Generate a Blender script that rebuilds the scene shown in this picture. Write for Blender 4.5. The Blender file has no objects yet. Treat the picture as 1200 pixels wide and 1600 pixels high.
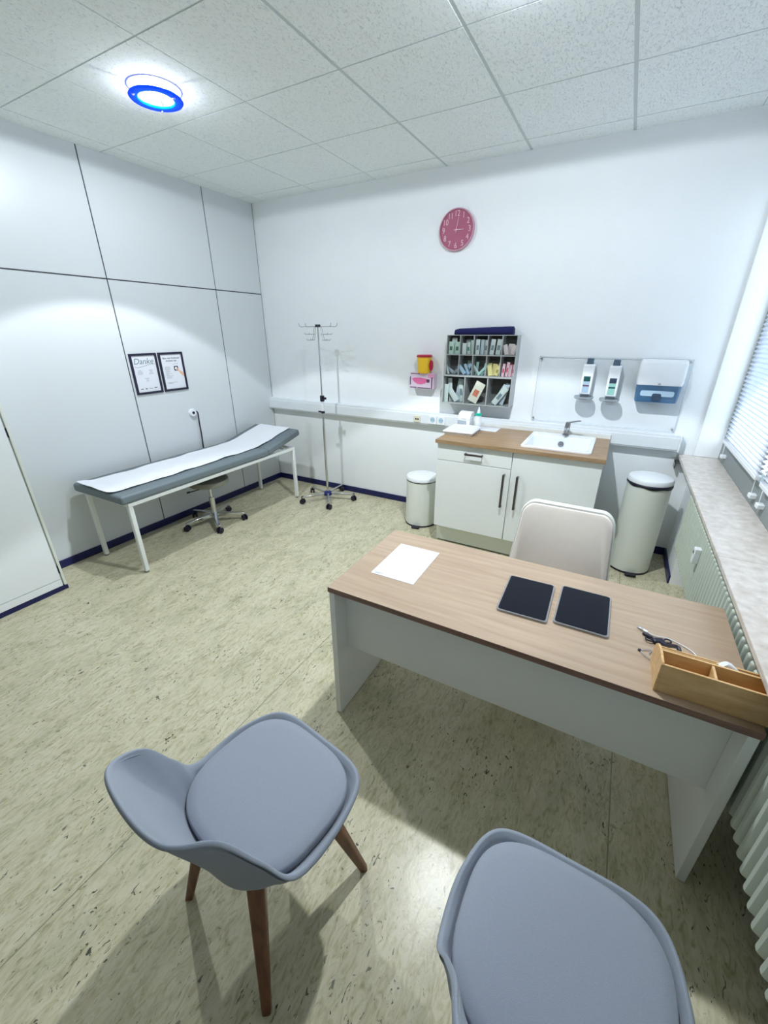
import bpy, bmesh, math, random
from mathutils import Vector, Matrix
PI = math.pi
rnd = random.Random(7)
SC = bpy.context.scene
COL = SC.collection

# ------------------------------------------------------------------ helpers
def lin(r, g, b):
    f = lambda c: c / 12.92 if c <= 0.04045 else ((c + 0.055) / 1.055) ** 2.4
    return (f(r / 255), f(g / 255), f(b / 255), 1)

class MB:
    def __init__(s):
        s.v = []; s.f = []; s.mi = []; s.cur = 0
    def add(s, vs, fs):
        n = len(s.v); s.v += [tuple(v) for v in vs]
        for f in fs: s.f.append(tuple(n + i for i in f)); s.mi.append(s.cur)
        return s
    def box(s, x0, x1, y0, y1, z0, z1):
        return s.add([(x0,y0,z0),(x1,y0,z0),(x1,y1,z0),(x0,y1,z0),(x0,y0,z1),(x1,y0,z1),(x1,y1,z1),(x0,y1,z1)],
            [(0,3,2,1),(4,5,6,7),(0,1,5,4),(1,2,6,5),(2,3,7,6),(3,0,4,7)])
    def obox(s, c, size, m):
        c = Vector(c); h = [x / 2 for x in size]
        vs = [c + m @ Vector((sx*h[0], sy*h[1], sz*h[2])) for sz in (-1,1) for sx, sy in ((-1,-1),(1,-1),(1,1),(-1,1))]
        return s.add(vs, [(0,3,2,1),(4,5,6,7),(0,1,5,4),(1,2,6,5),(2,3,7,6),(3,0,4,7)])
    def loft(s, rings, caps=(True, True), closed=True):
        n = len(rings[0]); vs = [p for r in rings for p in r]; fs = []
        for i in range(len(rings) - 1):
            for j in range(n if closed else n - 1):
                k = (j + 1) % n
                fs.append((i*n+j, i*n+k, (i+1)*n+k, (i+1)*n+j))
        if caps[0]: fs.append(tuple(range(n))[::-1])
        if caps[1]: fs.append(tuple((len(rings)-1)*n + j for j in range(n)))
        return s.add(vs, fs)
    def cyl(s, p0, p1, r0, r1=None, n=20, caps=(True, True)):
        r1 = r0 if r1 is None else r1
        p0, p1 = Vector(p0), Vector(p1); d = (p1 - p0).normalized()
        a = d.orthogonal().normalized(); b = d.cross(a)
        ring = lambda p, r: [p + (a*math.cos(2*PI*i/n) + b*math.sin(2*PI*i/n))*r for i in range(n)]
        return s.loft([ring(p0, r0), ring(p1, r1)], caps)
    def tube(s, pts, r, n=8, caps=(True, True), smooth=0):
        P = [Vector(p) for p in pts]
        if smooth: P = spline(P, smooth)
        up = None; rings = []
        for i, p in enumerate(P):
            t = (P[min(i+1, len(P)-1)] - P[max(i-1, 0)]).normalized()
            if up is None: up = t.orthogonal().normalized()
            up = (up - t*up.dot(t)).normalized(); b = t.cross(up)
            rings.append([p + (up*math.cos(2*PI*k/n) + b*math.sin(2*PI*k/n))*r for k in range(n)])
        return s.loft(rings, caps)
    def lathe(s, prof, n=32, c=(0,0,0), axis='z', caps=(True, True)):
        def pt(r, h, a):
            x, y = r*math.cos(a), r*math.sin(a)
            if axis == 'z': q = (x, y, h)
            elif axis == 'y': q = (x, h, y)
            else: q = (h, x, y)
            return (c[0]+q[0], c[1]+q[1], c[2]+q[2])
        return s.loft([[pt(max(r, 1e-5), h, 2*PI*i/n) for i in range(n)] for r, h in prof], caps)
    def prism(s, poly, axis, a, b):
        if axis == 'x': m = lambda p, t: (t, p[0], p[1])
        elif axis == 'y': m = lambda p, t: (p[0], t, p[1])
        else: m = lambda p, t: (p[0], p[1], t)
        return s.loft([[m(p, a) for p in poly], [m(p, b) for p in poly]])
    def grid(s, rows):
        return s.loft(rows, (False, False), closed=False)
    def text(s, body, size, place, extrude=0.0006, align='CENTER'):
        cu = bpy.data.curves.new('lettering', 'FONT'); cu.body = body; cu.size = size
        cu.align_x = align; cu.align_y = 'CENTER'; cu.extrude = extrude; cu.resolution_u = 3
        o = bpy.data.objects.new('lettering', cu); COL.objects.link(o)
        dg = bpy.context.evaluated_depsgraph_get(); dg.update()
        me = bpy.data.meshes.new_from_object(o.evaluated_get(dg))
        s.add([place(v.co) for v in me.vertices], [tuple(p.vertices) for p in me.polygons])
        bpy.data.objects.remove(o); bpy.data.curves.remove(cu); bpy.data.meshes.remove(me)
        return s
    def build(s, name, mats, parent=None, loc=(0,0,0), rotz=0, bevel=0, seg=2, sub=0, solid=0, sharp=38, offset=-1, recalc=True):
        me = bpy.data.meshes.new(name); me.from_pydata(s.v, [], s.f)
        if not isinstance(mats, (list, tuple)): mats = [mats]
        for m in mats: me.materials.append(m)
        me.polygons.foreach_set('material_index', s.mi)
        if recalc:
            bm = bmesh.new(); bm.from_mesh(me); bmesh.ops.recalc_face_normals(bm, faces=bm.faces); bm.to_mesh(me); bm.free()
        me.polygons.foreach_set('use_smooth', [True]*len(me.polygons))
        me.set_sharp_from_angle(angle=math.radians(sharp))
        o = bpy.data.objects.new(name, me); COL.objects.link(o)
        o.location = loc; o.rotation_euler = (0, 0, rotz)
        if parent is not None: o.parent = parent
        if solid:
            md = o.modifiers.new('thickness', 'SOLIDIFY'); md.thickness = solid; md.offset = offset
        if bevel:
            md = o.modifiers.new('edge', 'BEVEL'); md.width = bevel; md.segments = seg; md.limit_method = 'ANGLE'
            md.angle_limit = math.radians(40); md.harden_normals = False
        if sub:
            md = o.modifiers.new('smooth', 'SUBSURF'); md.levels = sub; md.render_levels = sub
        return o

def spline(P, n=8, closed=False):
    P = [Vector(p) for p in P]; N = len(P); out = []
    rng = range(N) if closed else range(N - 1)
    for i in rng:
        g = (lambda k: P[k % N]) if closed else (lambda k: P[max(0, min(N-1, k))])
        a, b, c, d = g(i-1), g(i), g(i+1), g(i+2)
        for k in range(n):
            t = k / n
            out.append(0.5*((2*b) + (c-a)*t + (2*a-5*b+4*c-d)*t*t + (3*b-a-3*c+d)*t**3))
    if not closed: out.append(P[-1])
    return out

def rrect(w, h, r, n=5):
    pts = []
    for cx, cy, a0 in ((w/2-r, h/2-r, 0), (-w/2+r, h/2-r, PI/2), (-w/2+r, -h/2+r, PI), (w/2-r, -h/2+r, 1.5*PI)):
        for i in range(n + 1):
            a = a0 + PI/2*i/n
            pts.append((cx + r*math.cos(a), cy + r*math.sin(a)))
    return pts

def sup(a, b, e, n=48, cx=0, cy=0):
    out = []
    for i in range(n):
        t = 2*PI*i/n; c, s_ = math.cos(t), math.sin(t)
        out.append((cx + a*math.copysign(abs(c)**(2/e), c), cy + b*math.copysign(abs(s_)**(2/e), s_)))
    return out

def tag(o, label, cat, group=None, kind=None):
    if label: o['label'] = label
    if cat: o['category'] = cat
    if group: o['group'] = group
    if kind: o['kind'] = kind
    return o

def thing(name, label, cat, loc=(0,0,0), rotz=0, group=None):
    o = bpy.data.objects.new(name, None); COL.objects.link(o)
    o.empty_display_size = 0.05
    o.location = loc; o.rotation_euler = (0, 0, rotz)
    return tag(o, label, cat, group)

def struct(o):
    o['kind'] = 'structure'; return o

def dup(root, loc, rotz, label=None):
    r = root.copy(); COL.objects.link(r); r.location = loc; r.rotation_euler = (0, 0, rotz)
    if label: r['label'] = label
    for ch in list(root.children):
        c = ch.copy(); COL.objects.link(c); c.parent = r
        for g in list(ch.children):
            d = g.copy(); COL.objects.link(d); d.parent = c
    return r

# ------------------------------------------------------------------ materials
def newmat(name):
    m = bpy.data.materials.new(name); m.use_nodes = True
    nt = m.node_tree; b = nt.nodes['Principled BSDF']
    return m, nt, b

def mat(name, col, rough=0.5, metal=0.0, var=0.04, scale=30.0, bump=0.0, bscale=200.0, spec=0.5, coat=0.0, stretch=(1,1,1), sheen=0.0):
    m, nt, b = newmat(name)
    N, L = nt.nodes, nt.links
    tc = N.new('ShaderNodeTexCoord'); mp = N.new('ShaderNodeMapping'); mp.inputs['Scale'].default_value = stretch
    L.new(tc.outputs['Object'], mp.inputs['Vector'])
    no = N.new('ShaderNodeTexNoise'); no.inputs['Scale'].default_value = scale; no.inputs['Detail'].default_value = 4
    L.new(mp.outputs[0], no.inputs['Vector'])
    mx = N.new('ShaderNodeMix'); mx.data_type = 'RGBA'
    mx.inputs[6].default_value = tuple(c*(1-var) for c in col[:3]) + (1,)
    mx.inputs[7].default_value = tuple(min(1, c*(1+var)) for c in col[:3]) + (1,)
    L.new(no.outputs['Fac'], mx.inputs[0]); L.new(mx.outputs[2], b.inputs['Base Color'])
    b.inputs['Roughness'].default_value = rough; b.inputs['Metallic'].default_value = metal
    b.inputs['Specular IOR Level'].default_value = spec; b.inputs['Coat Weight'].default_value = coat
    b.inputs['Sheen Weight'].default_value = sheen
    if bump:
        nb = N.new('ShaderNodeTexNoise'); nb.inputs['Scale'].default_value = bscale; nb.inputs['Detail'].default_value = 3
        L.new(mp.outputs[0], nb.inputs['Vector'])
        bp = N.new('ShaderNodeBump'); bp.inputs['Strength'].default_value = bump; bp.inputs['Distance'].default_value = 0.004
        L.new(nb.outputs['Fac'], bp.inputs['Height']); L.new(bp.outputs[0], b.inputs['Normal'])
    return m

def wood(name, c1, c2, scale=(3, 40, 40), rough=0.4):
    m, nt, b = newmat(name); N, L = nt.nodes, nt.links
    tc = N.new('ShaderNodeTexCoord'); mp = N.new('ShaderNodeMapping'); mp.inputs['Scale'].default_value = scale
    no = N.new('ShaderNodeTexNoise'); no.inputs['Scale'].default_value = 1.6; no.inputs['Detail'].default_value = 7; no.inputs['Distortion'].default_value = 0.5
    rp = N.new('ShaderNodeValToRGB'); rp.color_ramp.elements[0].position = 0.34; rp.color_ramp.elements[1].position = 0.66
    rp.color_ramp.elements[0].color = c1; rp.color_ramp.elements[1].color = c2
    L.new(tc.outputs['Object'], mp.inputs[0]); L.new(mp.outputs[0], no.inputs[0]); L.new(no.outputs['Fac'], rp.inputs[0]); L.new(rp.outputs[0], b.inputs['Base Color'])
    b.inputs['Roughness'].default_value = rough
    return m

def clear(name, tint=(0.9, 0.94, 0.96), gloss=0.12, rough=0.05, body=0.0, bodycol=(0.8, 0.85, 0.88), fk=0.9):
    """thin clear plastic: see-through with a soft mirror sheen and optionally some body colour"""
    m, nt, b = newmat(name); N, L = nt.nodes, nt.links
    out = N['Material Output']
    tr = N.new('ShaderNodeBsdfTransparent'); tr.inputs[0].default_value = tint + (1,)
    gl = N.new('ShaderNodeBsdfGlossy'); gl.inputs['Roughness'].default_value = rough; gl.inputs['Color'].default_value = (1, 1, 1, 1)
    fr = N.new('ShaderNodeLayerWeight')
    pw = N.new('ShaderNodeMath'); pw.operation = 'POWER'; pw.inputs[1].default_value = 4.5; L.new(fr.outputs['Facing'], pw.inputs[0])
    ma = N.new('ShaderNodeMath'); ma.operation = 'MULTIPLY_ADD'; ma.inputs[1].default_value = fk; ma.inputs[2].default_value = 0.02 + gloss*0.2
    L.new(pw.outputs[0], ma.inputs[0])
    mx = N.new('ShaderNodeMixShader'); L.new(ma.outputs[0], mx.inputs[0]); L.new(tr.outputs[0], mx.inputs[1]); L.new(gl.outputs[0], mx.inputs[2])
    last = mx
    if body:
        b.inputs['Base Color'].default_value = bodycol + (1,); b.inputs['Roughness'].default_value = 0.25
        m2 = N.new('ShaderNodeMixShader'); m2.inputs[0].default_value = body
        L.new(mx.outputs[0], m2.inputs[1]); L.new(b.outputs[0], m2.inputs[2]); last = m2
    L.new(last.outputs[0], out.inputs['Surface'])
    return m

def emit(name, col, strength):
    m, nt, b = newmat(name)
    b.inputs['Emission Color'].default_value = col; b.inputs['Emission Strength'].default_value = strength
    b.inputs['Base Color'].default_value = (0.8, 0.8, 0.8, 1)
    return m

M = {}
M['plaster'] = mat('wall paint', (0.83, 0.86, 0.88, 1), 0.75, var=0.02, scale=6, bump=0.35, bscale=130)
M['panel'] = mat('laminate wall panel', (0.63, 0.665, 0.69, 1), 0.36, var=0.015, scale=4, bump=0.03, bscale=60)
M['front_wall'] = mat('fill cutting dark wall', (0.36, 0.38, 0.38, 1), 0.7)  # unseen wall behind the camera, darkened to cut fill light on desk and chairs
M['seam'] = mat('panel joint', lin(60, 66, 72), 0.7)
M['navy'] = mat('navy skirting', (0.004, 0.007, 0.075, 1), 0.4)
M['white'] = mat('white lacquer', (0.78, 0.81, 0.80, 1), 0.35, var=0.015)
M['door_white'] = mat('cool white laminate', (0.84, 0.88, 0.91, 1), 0.3, var=0.01)
M['cream_white'] = mat('cream white lacquer', (0.74, 0.77, 0.72, 1), 0.35, var=0.015)
M['white_plastic'] = mat('white plastic', (0.80, 0.83, 0.86, 1), 0.35, var=0.015)
M['trunk'] = mat('trunking plastic', (0.74, 0.78, 0.81, 1), 0.45, var=0.015)
M['paper'] = mat('paper', (0.70, 0.72, 0.78, 1), 0.85, var=0.02, bump=0.05, bscale=60)
M['couch_paper'] = mat('couch paper', (0.76, 0.78, 0.83, 1), 0.9, var=0.02, scale=10, bump=0.25, bscale=18)
M['vinyl'] = mat('grey vinyl', lin(104, 116, 122), 0.5, var=0.05, bump=0.08, bscale=350)
M['frame_white'] = mat('white powder coat', (0.76, 0.79, 0.78, 1), 0.4, var=0.02)
M['chrome'] = mat('chrome', (0.62, 0.63, 0.65, 1), 0.16, 1.0, var=0.02)
M['steel'] = mat('brushed steel', (0.30, 0.30, 0.31, 1), 0.35, 1.0, var=0.05)
M['handle'] = mat('handle metal', lin(92, 88, 86), 0.4, 0.8, var=0.05)
M['black'] = mat('black plastic', (0.006, 0.006, 0.022, 1), 0.45)
M['blue_hub'] = mat('blue plastic', (0.006, 0.010, 0.13, 1), 0.4)
M['taupe'] = mat('taupe vinyl', lin(128, 128, 118), 0.5, bump=0.05)
M['shell'] = mat('grey shell fabric', lin(138, 146, 159), 0.75, var=0.10, scale=420, bump=0.25, bscale=900, sheen=0.15)
M['cushion'] = mat('grey seat fabric', lin(139, 146, 160), 0.8, var=0.12, scale=420, bump=0.25, bscale=900, sheen=0.15)
M['walnut'] = wood('brown beech leg', lin(92, 52, 34), lin(122, 74, 48), (30, 30, 4), 0.4)
M['desk_top'] = wood('light oak laminate', lin(166, 144, 122), lin(180, 159, 137), (1.6, 26, 30), 0.36)
M['desk_edge'] = wood('brown desk edging', lin(112, 84, 74), lin(132, 102, 90), (3, 40, 40), 0.5)
M['worktop'] = wood('oak worktop', lin(140, 112, 82), lin(164, 136, 104), (3, 36, 30), 0.4)
M['bamboo'] = wood('bamboo', lin(198, 158, 106), lin(220, 184, 132), (5, 30, 30), 0.45)
M['velvet'] = mat('cream velvet', lin(224, 216, 208), 0.9, var=0.04, scale=30, bump=0.1, bscale=500, sheen=0.4)
M['cream'] = mat('cream plastic', lin(214, 214, 208), 0.4)
M['ceramic'] = mat('white ceramic', (0.82, 0.85, 0.90, 1), 0.12, var=0.01, coat=0.5)
M['screen'] = mat('dark glass', (0.0035, 0.005, 0.012, 1), 0.10, var=0.1, spec=0.14)
M['radiator'] = mat('radiator paint', (0.53, 0.59, 0.52, 1), 0.4, var=0.02)
M['pink_clock'] = mat('dusty pink clock', lin(164, 84, 112), 0.5)
M['pink_rim'] = mat('pink rim', lin(190, 140, 160), 0.4)
M['pink_pale'] = mat('pale pink print', lin(226, 186, 204), 0.5)
M['yellow'] = mat('yellow plastic', lin(236, 190, 40), 0.4)
M['red'] = mat('red plastic', lin(170, 10, 48), 0.4)
M['bolster'] = mat('navy cloth', (0.004, 0.006, 0.085, 1), 0.85, bump=0.1)
M['smoke'] = mat('smoky grey plastic', lin(168, 172, 172), 0.4)
M['smoke_dark'] = mat('dark back panel', lin(92, 92, 92), 0.6)
M['slate'] = mat('slate blue plastic', lin(72, 94, 112), 0.4)
M['green_lbl'] = mat('green label', lin(10, 78, 80), 0.5)
M['mint_lbl'] = mat('mint label', lin(150, 200, 190), 0.5)
M['blue_lbl'] = mat('dark blue label', lin(44, 62, 84), 0.5)
M['ice_lbl'] = mat('ice blue label', lin(170, 196, 214), 0.5)
M['teal'] = mat('teal plastic', lin(0, 178, 150), 0.35)
M['ink'] = mat('grey ink', lin(150, 156, 164), 0.8)
M['ink_dark'] = mat('dark ink', lin(58, 62, 74), 0.8)
M['ink_teal'] = mat('teal ink', lin(104, 130, 140), 0.8)
M['skin_print'] = mat('skin tone print', lin(226, 178, 150), 0.8)
M['black_frame'] = mat('black frame', (0.006, 0.006, 0.03, 1), 0.5)
M['pink'] = mat('pink carton', lin(226, 150, 190), 0.5)
M['pink_hot'] = mat('hot pink print', lin(236, 112, 168), 0.5)
M['lilac'] = mat('pale lilac carton', lin(226, 208, 226), 0.5)
M['plum'] = mat('plum print', lin(110, 60, 100), 0.5)
M['blind'] = None
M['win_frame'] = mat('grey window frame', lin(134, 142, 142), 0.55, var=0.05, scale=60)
M['beige_socket'] = mat('beige plastic', lin(214, 208, 186), 0.4)
M['grille'] = mat('ring dark', lin(70, 74, 80), 0.5)
M['acrylic'] = clear('clear acrylic', (0.99, 0.997, 1.0), 0.0, 0.05, fk=0.5)
M['bin_front'] = clear('clear bin front', (0.97, 0.985, 0.985), 0.05, 0.12)
M['edge_clear'] = clear('polished acrylic edge', (0.85, 0.9, 0.92), 0.4, 0.15, 0.55, (0.62, 0.67, 0.70))
M['case'] = clear('clear tablet case', (0.75, 0.76, 0.78), 0.5, 0.1, 0.3, (0.55, 0.55, 0.58))
M['tray_clear'] = clear('translucent grey tray', (0.72, 0.77, 0.8), 0.4, 0.1, 0.35, (0.55, 0.6, 0.64))
M['blue_clear'] = clear('translucent blue', (0.30, 0.48, 0.66), 0.3, 0.1, 0.45, (0.10, 0.26, 0.46))
M['bottle_clear'] = clear('translucent bottle', (0.75, 0.95, 0.95), 0.2, 0.1, 0.7, (0.72, 0.88, 0.9))
M['pane'] = clear('window glass', (0.9, 0.94, 0.95), 0.2, 0.02)
M['lamp_glass'] = clear('lamp glass disc', (0.93, 0.95, 0.98), 0.3, 0.05, 0.08)
M['lens'] = emit('lamp lens', (0.80, 0.90, 1, 1), 18)

# blue translucent ring
m, nt, b = newmat('blue lamp glass'); N, L = nt.nodes, nt.links
b.inputs['Base Color'].default_value = (0.0, 0.10, 0.9, 1); b.inputs['Roughness'].default_value = 0.15
tl = N.new('ShaderNodeBsdfTranslucent'); tl.inputs[0].default_value = (0.0, 0.16, 1, 1)
mx = N.new('ShaderNodeMixShader'); mx.inputs[0].default_value = 0.75
L.new(b.outputs[0], mx.inputs[1]); L.new(tl.outputs[0], mx.inputs[2]); L.new(mx.outputs[0], N['Material Output'].inputs['Surface'])
M['lamp_blue'] = m
# blind fabric
m, nt, b = newmat('pleated blind fabric'); N, L = nt.nodes, nt.links
b.inputs['Base Color'].default_value = (0.93, 0.94, 0.97, 1); b.inputs['Roughness'].default_value = 0.8
tl = N.new('ShaderNodeBsdfTranslucent'); tl.inputs[0].default_value = (0.85, 0.9, 0.98, 1)
mx = N.new('ShaderNodeMixShader'); mx.inputs[0].default_value = 0.35
L.new(b.outputs[0], mx.inputs[1]); L.new(tl.outputs[0], mx.inputs[2]); L.new(mx.outputs[0], N['Material Output'].inputs['Surface'])
M['blind'] = m

# linoleum floor: marbled streaks along y, dark flecks, sheet seams
def linoleum():
    m, nt, b = newmat('marbled linoleum'); N, L = nt.nodes, nt.links
    tc = N.new('ShaderNodeTexCoord')
    def noise(scale, s, det=6, dist=0.0, loc=(0,0,0), rot=0.0):
        mp = N.new('ShaderNodeMapping'); mp.inputs['Scale'].default_value = scale; mp.inputs['Location'].default_value = loc
        mp.inputs['Rotation'].default_value = (0, 0, rot)
        L.new(tc.outputs['Object'], mp.inputs[0])
        n = N.new('ShaderNodeTexNoise'); n.inputs['Scale'].default_value = s; n.inputs['Detail'].default_value = det; n.inputs['Distortion'].default_value = dist
        L.new(mp.outputs[0], n.inputs[0]); return n.outputs['Fac']
    def ramp(inp, stops):
        stops = [(p_, c_) for p_, c_ in stops]
        r = N.new('ShaderNodeValToRGB'); e = r.color_ramp.elements
        while len(e) < len(stops): e.new(0.5)
        for el, (p, c) in zip(e, stops): el.position = p; el.color = c
        L.new(inp, r.inputs[0]); return r.outputs[0]
    def mix(fac, a, c, mode='MIX'):
        x = N.new('ShaderNodeMix'); x.data_type = 'RGBA'; x.blend_type = mode
        for sock, val in ((0, fac), (6, a), (7, c)):
            if hasattr(val, 'is_linked') or hasattr(val, 'links'): L.new(val, x.inputs[sock])
            else: x.inputs[sock].default_value = val
        return x.outputs[2]
    g = lambda v: (v, v, v, 1)
    base = ramp(noise((20, 7, 1), 2.4, 9, 1.6), [(0.26, (0.36, 0.33, 0.205, 1)), (0.42, (0.50, 0.465, 0.315, 1)), (0.60, (0.60, 0.565, 0.42, 1)), (0.78, (0.49, 0.465, 0.325, 1))])
    broad = ramp(noise((5.5, 2.6, 1), 1.7, 5, 0.8), [(0.32, (0.84, 0.85, 0.82, 1)), (0.5, (0.97, 0.96, 0.94, 1)), (0.68, (1.05, 1.05, 1.06, 1))])
    c = mix(1.0, base, broad, 'MULTIPLY')
    lt = ramp(noise((60, 22, 1), 1.6, 5, 1.5, (3, 1, 0)), [(0.60, g(0)), (0.68, g(1))])
    fl = N.new('ShaderNodeMath'); fl.operation = 'MULTIPLY'; L.new(lt, fl.inputs[0]); fl.inputs[1].default_value = 0.35
    c = mix(fl.outputs[0], c, (0.62, 0.62, 0.50, 1))
    dk = ramp(noise((46, 19, 1), 1.0, 5, 2.6, (9, 4, 0), 0.25), [(0.636, g(0)), (0.658, g(1))])
    cl = ramp(noise((2.5, 1.8, 1), 2.2, 3, 0, (5, 7, 0)), [(0.40, g(0.1)), (0.58, g(1))])
    f2 = N.new('ShaderNodeMath'); f2.operation = 'MULTIPLY'; L.new(dk, f2.inputs[0]); L.new(cl, f2.inputs[1])
    c = mix(f2.outputs[0], c, (0.075, 0.078, 0.062, 1))
    sx = N.new('ShaderNodeSeparateXYZ'); L.new(tc.outputs['Object'], sx.inputs[0])
    for xs in (2.275, 3.79):
        a = N.new('ShaderNodeMath'); a.operation = 'COMPARE'; L.new(sx.outputs[0], a.inputs[0]); a.inputs[1].default_value = xs; a.inputs[2].default_value = 0.0022
        a2 = N.new('ShaderNodeMath'); a2.operation = 'MULTIPLY'; L.new(a.outputs[0], a2.inputs[0]); a2.inputs[1].default_value = 0.75
        c = mix(a2.outputs[0], c, (0.20, 0.20, 0.15, 1))
    L.new(c, b.inputs['Base Color'])
    b.inputs['Roughness'].default_value = 0.27; b.inputs['Specular IOR Level'].default_value = 0.30
    nb = noise((40, 40, 1), 3, 2); bp = N.new('ShaderNodeBump'); bp.inputs['Strength'].default_value = 0.05; bp.inputs['Distance'].default_value = 0.003
    L.new(nb, bp.inputs['Height']); L.new(bp.outputs[0], b.inputs['Normal'])
    return m
M['floor'] = linoleum()

def tilemat():
    m, nt, b = newmat('mineral fibre tile'); N, L = nt.nodes, nt.links
    tc = N.new('ShaderNodeTexCoord')
    def noise(scale, s, det, dist):
        mp = N.new('ShaderNodeMapping'); mp.inputs['Scale'].default_value = scale; L.new(tc.outputs['Object'], mp.inputs[0])
        n = N.new('ShaderNodeTexNoise'); n.inputs['Scale'].default_value = s; n.inputs['Detail'].default_value = det; n.inputs['Distortion'].default_value = dist
        L.new(mp.outputs[0], n.inputs[0]); return n.outputs['Fac']
    pits = N.new('ShaderNodeValToRGB'); pits.color_ramp.elements[0].position = 0.56; pits.color_ramp.elements[1].position = 0.66
    L.new(noise((140, 65, 60), 1.0, 3, 1.2), pits.inputs[0])
    mx = N.new('ShaderNodeMix'); mx.data_type = 'RGBA'
    mx.inputs[6].default_value = (0.86, 0.90, 0.895, 1); mx.inputs[7].default_value = (0.70, 0.745, 0.745, 1)
    L.new(pits.outputs[0], mx.inputs[0]); L.new(mx.outputs[2], b.inputs['Base Color'])
    iv = N.new('ShaderNodeMath'); iv.operation = 'SUBTRACT'; iv.inputs[0].default_value = 1; L.new(pits.outputs[0], iv.inputs[1])
    bp = N.new('ShaderNodeBump'); bp.inputs['Strength'].default_value = 0.6; bp.inputs['Distance'].default_value = 0.004
    L.new(iv.outputs[0], bp.inputs['Height']); L.new(bp.outputs[0], b.inputs['Normal'])
    b.inputs['Roughness'].default_value = 0.9
    return m
M['tile'] = tilemat()
M['tile_gap'] = mat('ceiling runner', (0.56, 0.61, 0.61, 1), 0.7)

def marble():
    m, nt, b = newmat('beige sill stone'); N, L = nt.nodes, nt.links
    tc = N.new('ShaderNodeTexCoord')
    n = N.new('ShaderNodeTexNoise'); n.inputs['Scale'].default_value = 26; n.inputs['Detail'].default_value = 8; n.inputs['Distortion'].default_value = 0.15
    L.new(tc.outputs['Object'], n.inputs[0])
    r = N.new('ShaderNodeValToRGB'); e = r.color_ramp.elements
    e[0].position = 0.3; e[0].color = lin(186, 176, 166); e[1].position = 0.7; e[1].color = lin(214, 208, 202)
    L.new(n.outputs['Fac'], r.inputs[0])
    v = N.new('ShaderNodeTexNoise'); v.inputs['Scale'].default_value = 3.2; v.inputs['Detail'].default_value = 6; v.inputs['Distortion'].default_value = 1.4
    L.new(tc.outputs['Object'], v.inputs[0])
    r2 = N.new('ShaderNodeValToRGB'); e = r2.color_ramp.elements
    e[0].position = 0.492; e[0].color = (0, 0, 0, 1); e[1].position = 0.508; e[1].color = (0, 0, 0, 1); q = e.new(0.5); q.color = (0.22, 0.22, 0.22, 1)
    L.new(v.outputs['Fac'], r2.inputs[0])
    mx = N.new('ShaderNodeMix'); mx.data_type = 'RGBA'; L.new(r2.outputs[0], mx.inputs[0]); L.new(r.outputs[0], mx.inputs[6]); mx.inputs[7].default_value = lin(140, 128, 116)
    L.new(mx.outputs[2], b.inputs['Base Color']); b.inputs['Roughness'].default_value = 0.28
    return m
M['sill'] = marble()

# ------------------------------------------------------------------ room shell
H = 2.829
YF = -5.3          # wall behind the camera
XR = 4.23          # window frame plane
o = MB().box(-0.1, 4.4, YF-0.1, 0.1, -0.1, 0).build('floor', M['floor']); struct(o)
o = MB().box(-0.1, 4.5, 0, 0.12, 0, H).build('wall_back', M['plaster']); struct(o)
o = MB().box(-0.1, 4.5, YF-0.12, YF, 0, H).build('wall_front', M['front_wall']); struct(o)
# left wall: panels with dark joints
mb = MB(); mb.cur = 1; mb.box(-0.12, -0.004, YF, 0, 0, H); mb.cur = 0
ys = [-0.0035, -0.597, -1.600, -2.603, -3.606, -4.609, YF]
zs = [0.0, 2.038, H]
for i in range(len(ys)-1):
    for j in range(2):
        g = 0.0045
        mb.box(-0.02, 0, ys[i+1]+g, ys[i]-g, zs[j]+(g if j else 0), zs[j+1]-(0 if j else g))
o = mb.build('wall_left', [M['panel'], M['seam']]); struct(o)
# right wall: niche wall, corner pier, lintel, solid part beside the camera
mb = MB()
mb.box(4.10, 4.42, -0.48, 0, 0, 0.812)
mb.box(4.22, 4.42, YF, -0.48, 0, 0.812)
mb.box(XR+0.0, 4.42, YF, 0, 2.55, H)
mb.box(XR+0.0, 4.42, YF, -2.12, 0.795, 2.55)
o = mb.build('wall_right', M['plaster']); struct(o)
o = MB().box(4.083, 4.235, -0.022, 0.0, 0.835, H).build('trim_1', M['plaster'], bevel=0.004); struct(o)
# ceiling: tiles over runners
mb = MB(); mb.cur = 1; mb.box(-0.1, 4.5, YF-0.1, 0.1, H+0.0025, H+0.1); mb.cur = 0
T = 0.625
xs = [0.0] + [0.161 + i*T for i in range(7)] + [4.5]
yy = [0.0] + [-(0.189 + i*T) for i in range(9)] + [YF]
for i in range(len(xs)-1):
    wide_l = 0.009 if i in (4, 5, 6) else 0.003
    wide_r = 0.009 if i+1 in (4, 5, 6) else 0.003
    for j in range(len(yy)-1):
        if yy[j] <= YF: continue
        mb.box(xs[i]+wide_l*(i>0), xs[i+1]-wide_r, max(yy[j+1], YF)+0.0042, yy[j]-0.0042*(j>0), H, H+0.006)
o = mb.build('ceiling', [M['tile'], M['tile_gap']]); struct(o)
# navy skirting
o = MB().box(0.0, 0.012, -2.60, -0.012, 0, 0.062).build('baseboard_left', M['navy'], bevel=0.002); struct(o)
o = MB().box(0.0, 4.10, -0.012, 0, 0, 0.062).build('baseboard_back', M['navy'], bevel=0.002); struct(o)
mb = MB(); mb.box(4.088, 4.10, -0.48, -0.012, 0, 0.062); mb.box(4.208, 4.22, YF, -0.48, 0, 0.062)
o = mb.build('baseboard_right', M['navy'], bevel=0.002); struct(o)
# stone sill in slabs
mb = MB()
for y0, y1 in ((-1.733, 0.0), (-3.47, -1.735), (YF, -3.472)):
    mb.box(3.996, XR+0.02, y0, y1, 0.813, 0.835)
o = mb.build('trim_2', M['sill'], bevel=0.003); struct(o)
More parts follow.
